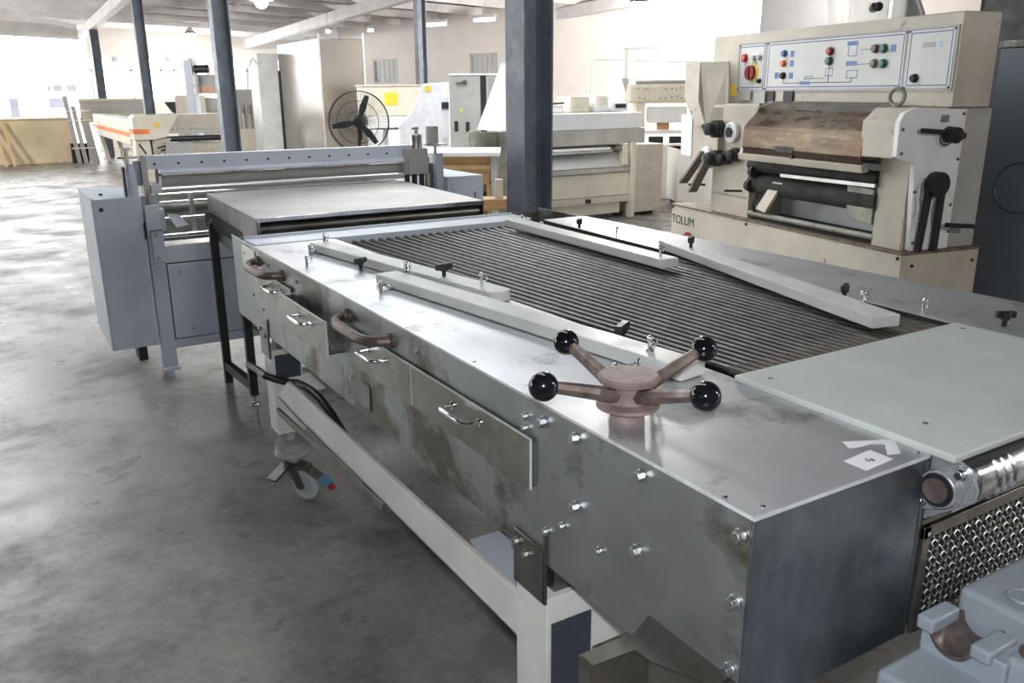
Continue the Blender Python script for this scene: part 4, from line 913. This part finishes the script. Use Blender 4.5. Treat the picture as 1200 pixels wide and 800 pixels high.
MB().prism([(.50,-.2,.70),(.95,-.2,.70),(1.0,-.2,.45),(.45,-.2,.45)], (0,.25,0)).build('tray', M['grey_cab'], I, .004)
for a, b in (((.35,-.1,.62),(.75,-.15,.70)),((.4,-.15,.58),(.8,-.12,.64)),((.05,-.1,.70),(.15,-.12,.52))): MB().bar(a, b, .04, .03).build('lever', M['dark'], I)
for k in range(8): MB().cyl((1.0+.05*k,-.1,.58),(1.0+.05*k,-.1,.66),.012,seg=8).build('pin', M['cream_cl'], I)
J = thing('cream_frame', 'cream rectangular frame with recessed panel behind the striped machine', 'machine', (1.29,22.80,0))
MB().box((0,0,.9),(1.5,.1,1.46)).build('body', M['cream'], J, .01); MB().box((.10,-.01,1.12),(1.40,.0,1.38)).build('recess', M['grey_cab'], J); MB().box((-.02,-.05,1.40),(1.52,.1,1.46)).build('rail', M['cream_cl'], J)
for x in (.05,1.38): MB().box((x,0,0),(x+.08,.08,.9)).build('leg', M['cream'], J)
Kk = thing('stacking_rack', 'tall grey steel rack at the end of the low yellow wall', 'frame', (.92,22.0,0))
for x, h in ((.03,1.53),(.17,1.3),(.33,1.05),(.42,1.0)): MB().bar((x+.10,0,0),(x-.02,.02,h),.06,.09).build('upright', M['grey_cab'], Kk)
for z in (.35,.98,1.2): MB().bar((0,-.04,z),(.5,-.04,z),.03,.03).build('crossbar', M['purlin'], Kk)
MB().box((.0,.05,0),(.35,.3,.45)).build('base', M['dark'], Kk)
Nb = thing('beige_box_machine', 'beige box shaped machine between the two nearer left columns', 'machine', (3.55,23.2,0), math.atan2(22.93-23.43,4.43-3.615))
MB().box((0,0,1.02),(.78,.6,1.52)).build('box', M['cream_cl'], Nb, .01); MB().box((0,0,0),(1.3,.6,1.0)).build('base', M['cream'], Nb, .01); MB().box((.78,.1,1.0),(1.3,.6,1.45)).build('rear_box', M['grey_cab'], Nb); MB().prism([(-.28,0,1.36),(.02,0,1.36),(.0,0,1.05),(-.1,0,1.1)], (0,.3,0)).build('funnel', M['black'], Nb)
Nc = thing('orange_shelf', 'grey shelf with orange board and black motor beside the tall dark column', 'shelf', (3.50,21.4,0), math.atan2(20.48-21.35,4.529-3.481))
MB().box((0,0,0),(.22,.25,2.33)).build('post', M['blue_grey_lt'], Nc, .01); MB().box((.22,.0,1.95),(1.1,.3,2.0)).build('shelf_board', M['grey_cab'], Nc); MB().box((.3,.02,1.55),(1.1,.3,1.72)).build('orange_board', mat('tan_board',(.72,.42,.28),.6), Nc); MB().box((.3,.05,1.72),(1.1,.3,1.95)).build('back', M['grey_cab'], Nc)
MB().lathe([(.10,0),(.10,.3),(.06,.34),(0,.34)], (.26,.1,2.12), (1,0,0), 18).build('motor', M['black'], Nc)
for k, h in enumerate((.16,.22)): MB().lathe([(.0,0),(.06,.01),(.06,h),(.03,h+.03),(0,h+.03)], (.30,-.03,1.55+.2*k), seg=14).build('bottle', M['white'], Nc)
Pm = thing('pale_machinery', 'pale upright machine with pipes between the column and the oven cabinet', 'machine', (4.35,20.3,0))
MB().box((0,0,0),(.5,.4,1.1)).build('base', M['cream_cl'], Pm, .01); MB().box((.05,.0,1.1),(.45,.4,1.65)).build('head', M['grey_cab'], Pm, .02)
for x in (.1,.25,.4): MB().cyl((x,-.05,.75),(x,-.05,1.3),.03).build('pipe', M['grey_cab'], Pm)
for i, (x, ang) in enumerate(((-.66,.09),(-.49,.14),(-.32,.10))):
    t = MB().bar((x+.02,21.60,0),(x-.06,22.33,.86+.05*i),.05,.07).build('wood_plank', M['wood_pale'], None, .003)
    tag(t, ['leftmost pale plank leaning against the low yellow wall','middle pale plank leaning against the low yellow wall','rightmost pale plank leaning against the low yellow wall'][i], 'plank', 'planks leaning on the yellow wall')
# house outside
H = thing('house', 'overexposed white house with grey windows beyond the low wall', 'building', (0,34,0))
MB().box((-14,.05,0),(2.9,1.0,2.25)).build('house_wall', M['house'], H); MB().box((-14,-.3,2.22),(3.1,1.2,2.30)).build('roof_edge', M['beam'], H)
for x0, x1, z0, z1 in ((1.35,1.45,1.68,1.88),(1.54,1.80,1.68,1.88),(1.97,2.26,1.68,1.88),(1.34,1.81,1.12,1.45),(-.12,-.10,.81,1.46),(.13,.39,.81,1.46),(-.6,-.25,.81,1.46)):
    f = MB().box((x0-.04,.0,z0-.04),(x1+.04,.05,z1+.04)).build('window', M['house'], H); MB().box((x0,-.01,z0),(x1,.0,z1)).build('pane', M['glass_dk'], f)
# small lights under the far eave of the right-hand wall
for i, (x, y, z, w_) in enumerate(((7.35,15.6,2.86,.5),(7.9,14.6,2.90,.5),(8.35,13.9,2.93,.4),(6.75,17.6,2.85,.16),(6.0,18.2,2.84,.14))):
    t = thing('batten_light', ['longest batten light left of the thick column','batten light touching the thick column on its left','batten light at the right side of the thick column','round light left of the slim column','small light above the beige hood'][i], 'lamp', (x,y,z), math.radians(-60), 'batten lights under the roof by the pale wall')
    MB().box((-w_/2,-.05,.03),(w_/2,.05,.09)).build('housing', M['grey_cab'], t); MB().cyl((-w_/2+.02,0,0),(w_/2-.02,0,0),.03,seg=12).build('tube', M['tube'], t)
    MB().cyl((0,0,.09),(0,0,.5),.006,seg=6).build('hanger', M['grey_cab'], t)

Bs = thing('brown_stand', 'low brown stand with cream upright block just left of the thick column', 'stand', (2.36,4.72,0), math.radians(-30))
MB().box((-.12,-.10,.72),(.12,.10,.80)).build('box', M['wood'], Bs, .005); MB().box((-.01,-.03,.80),(.05,.03,.935)).build('block', M['cream_cl'], Bs, .004)
MB().cyl((.10,-.12,.79),(.16,-.12,.80),.03).build('knob', M['dark'], Bs)
for sx in (-1,1): MB().box((sx*.10-.02,-.09,0),(sx*.10+.02,.09,.72)).build('leg', M['wood'], Bs)

# ------------------------------------------------------------------ light
w = bpy.data.worlds.new('sky'); scene.world = w; w.use_nodes = True
nt = w.node_tree; bg = nt.nodes['Background']
bg.inputs['Color'].default_value = (.93,.97,1.0,1); bg.inputs['Strength'].default_value = 7.5
def lamp(name, loc, power, size, col=(1,.97,.94), label=None):
    t = thing(name, label, 'lamp', loc, 0, 'high bay lamps')
    MB().lathe([(.012,.55),(.012,.12),(.05,.11),(.06,.02),(.16,-.10),(.165,-.10),(.065,.03),(.05,.125),(0,.13)], seg=24).build('lamp_shade', M['steel_mid'], t)
    MB().sphere((0,0,-.11),.095,16).build('bulb', M['lamp'], t)
    l = bpy.data.lights.new(name+'_light','POINT'); l.energy = power; l.color = col; l.shadow_soft_size = size
    o = bpy.data.objects.new('light_source', l); COL.objects.link(o); o.parent = t; o.location = (0,0,-.24)
    return t
lamp('bay_or_fill_lamp', (8.05,10.1,2.94), 1000, .12, label='glaring high bay lamp above the pale wall at the right')
lamp('bay_or_fill_lamp', (4.2,23.6,3.15), 250, .1, label='glaring lamp high between the two far columns')
lamp('bay_or_fill_lamp', (2.82,12.0,2.90), 30, .1, label='bright lamp above the oven cabinet at the top edge')
fl_ = bpy.data.lights.new('camera_flash','AREA'); fl_.shape = 'DISK'; fl_.size = .06; fl_.energy = 20; fl_.color = (.93,.96,1.0)
fo = bpy.data.objects.new('camera_flash', fl_); COL.objects.link(fo); fo.matrix_world = Matrix.Translation((-.80,-.70,1.64)) @ cam_rot().to_4x4()
lamp('bay_or_fill_lamp', (-3.2,18.5,3.2), 450, .15, label='added unseen fill lamp over the open floor at the far left')  # out of view, added to brighten the low yellow wall and left floor
lamp('bay_or_fill_lamp', (4.6,-2.6,3.25), 220, .15, label='added unseen fill lamp behind the viewer at the right')  # out of view, added to brighten the side of the roll mill
scene.view_settings.view_transform = 'Standard'; scene.view_settings.look = 'None'
scene.view_settings.gamma = 1; scene.view_settings.use_curve_mapping = False; scene.view_settings.exposure = 0.12
scene.cycles.max_bounces = 8
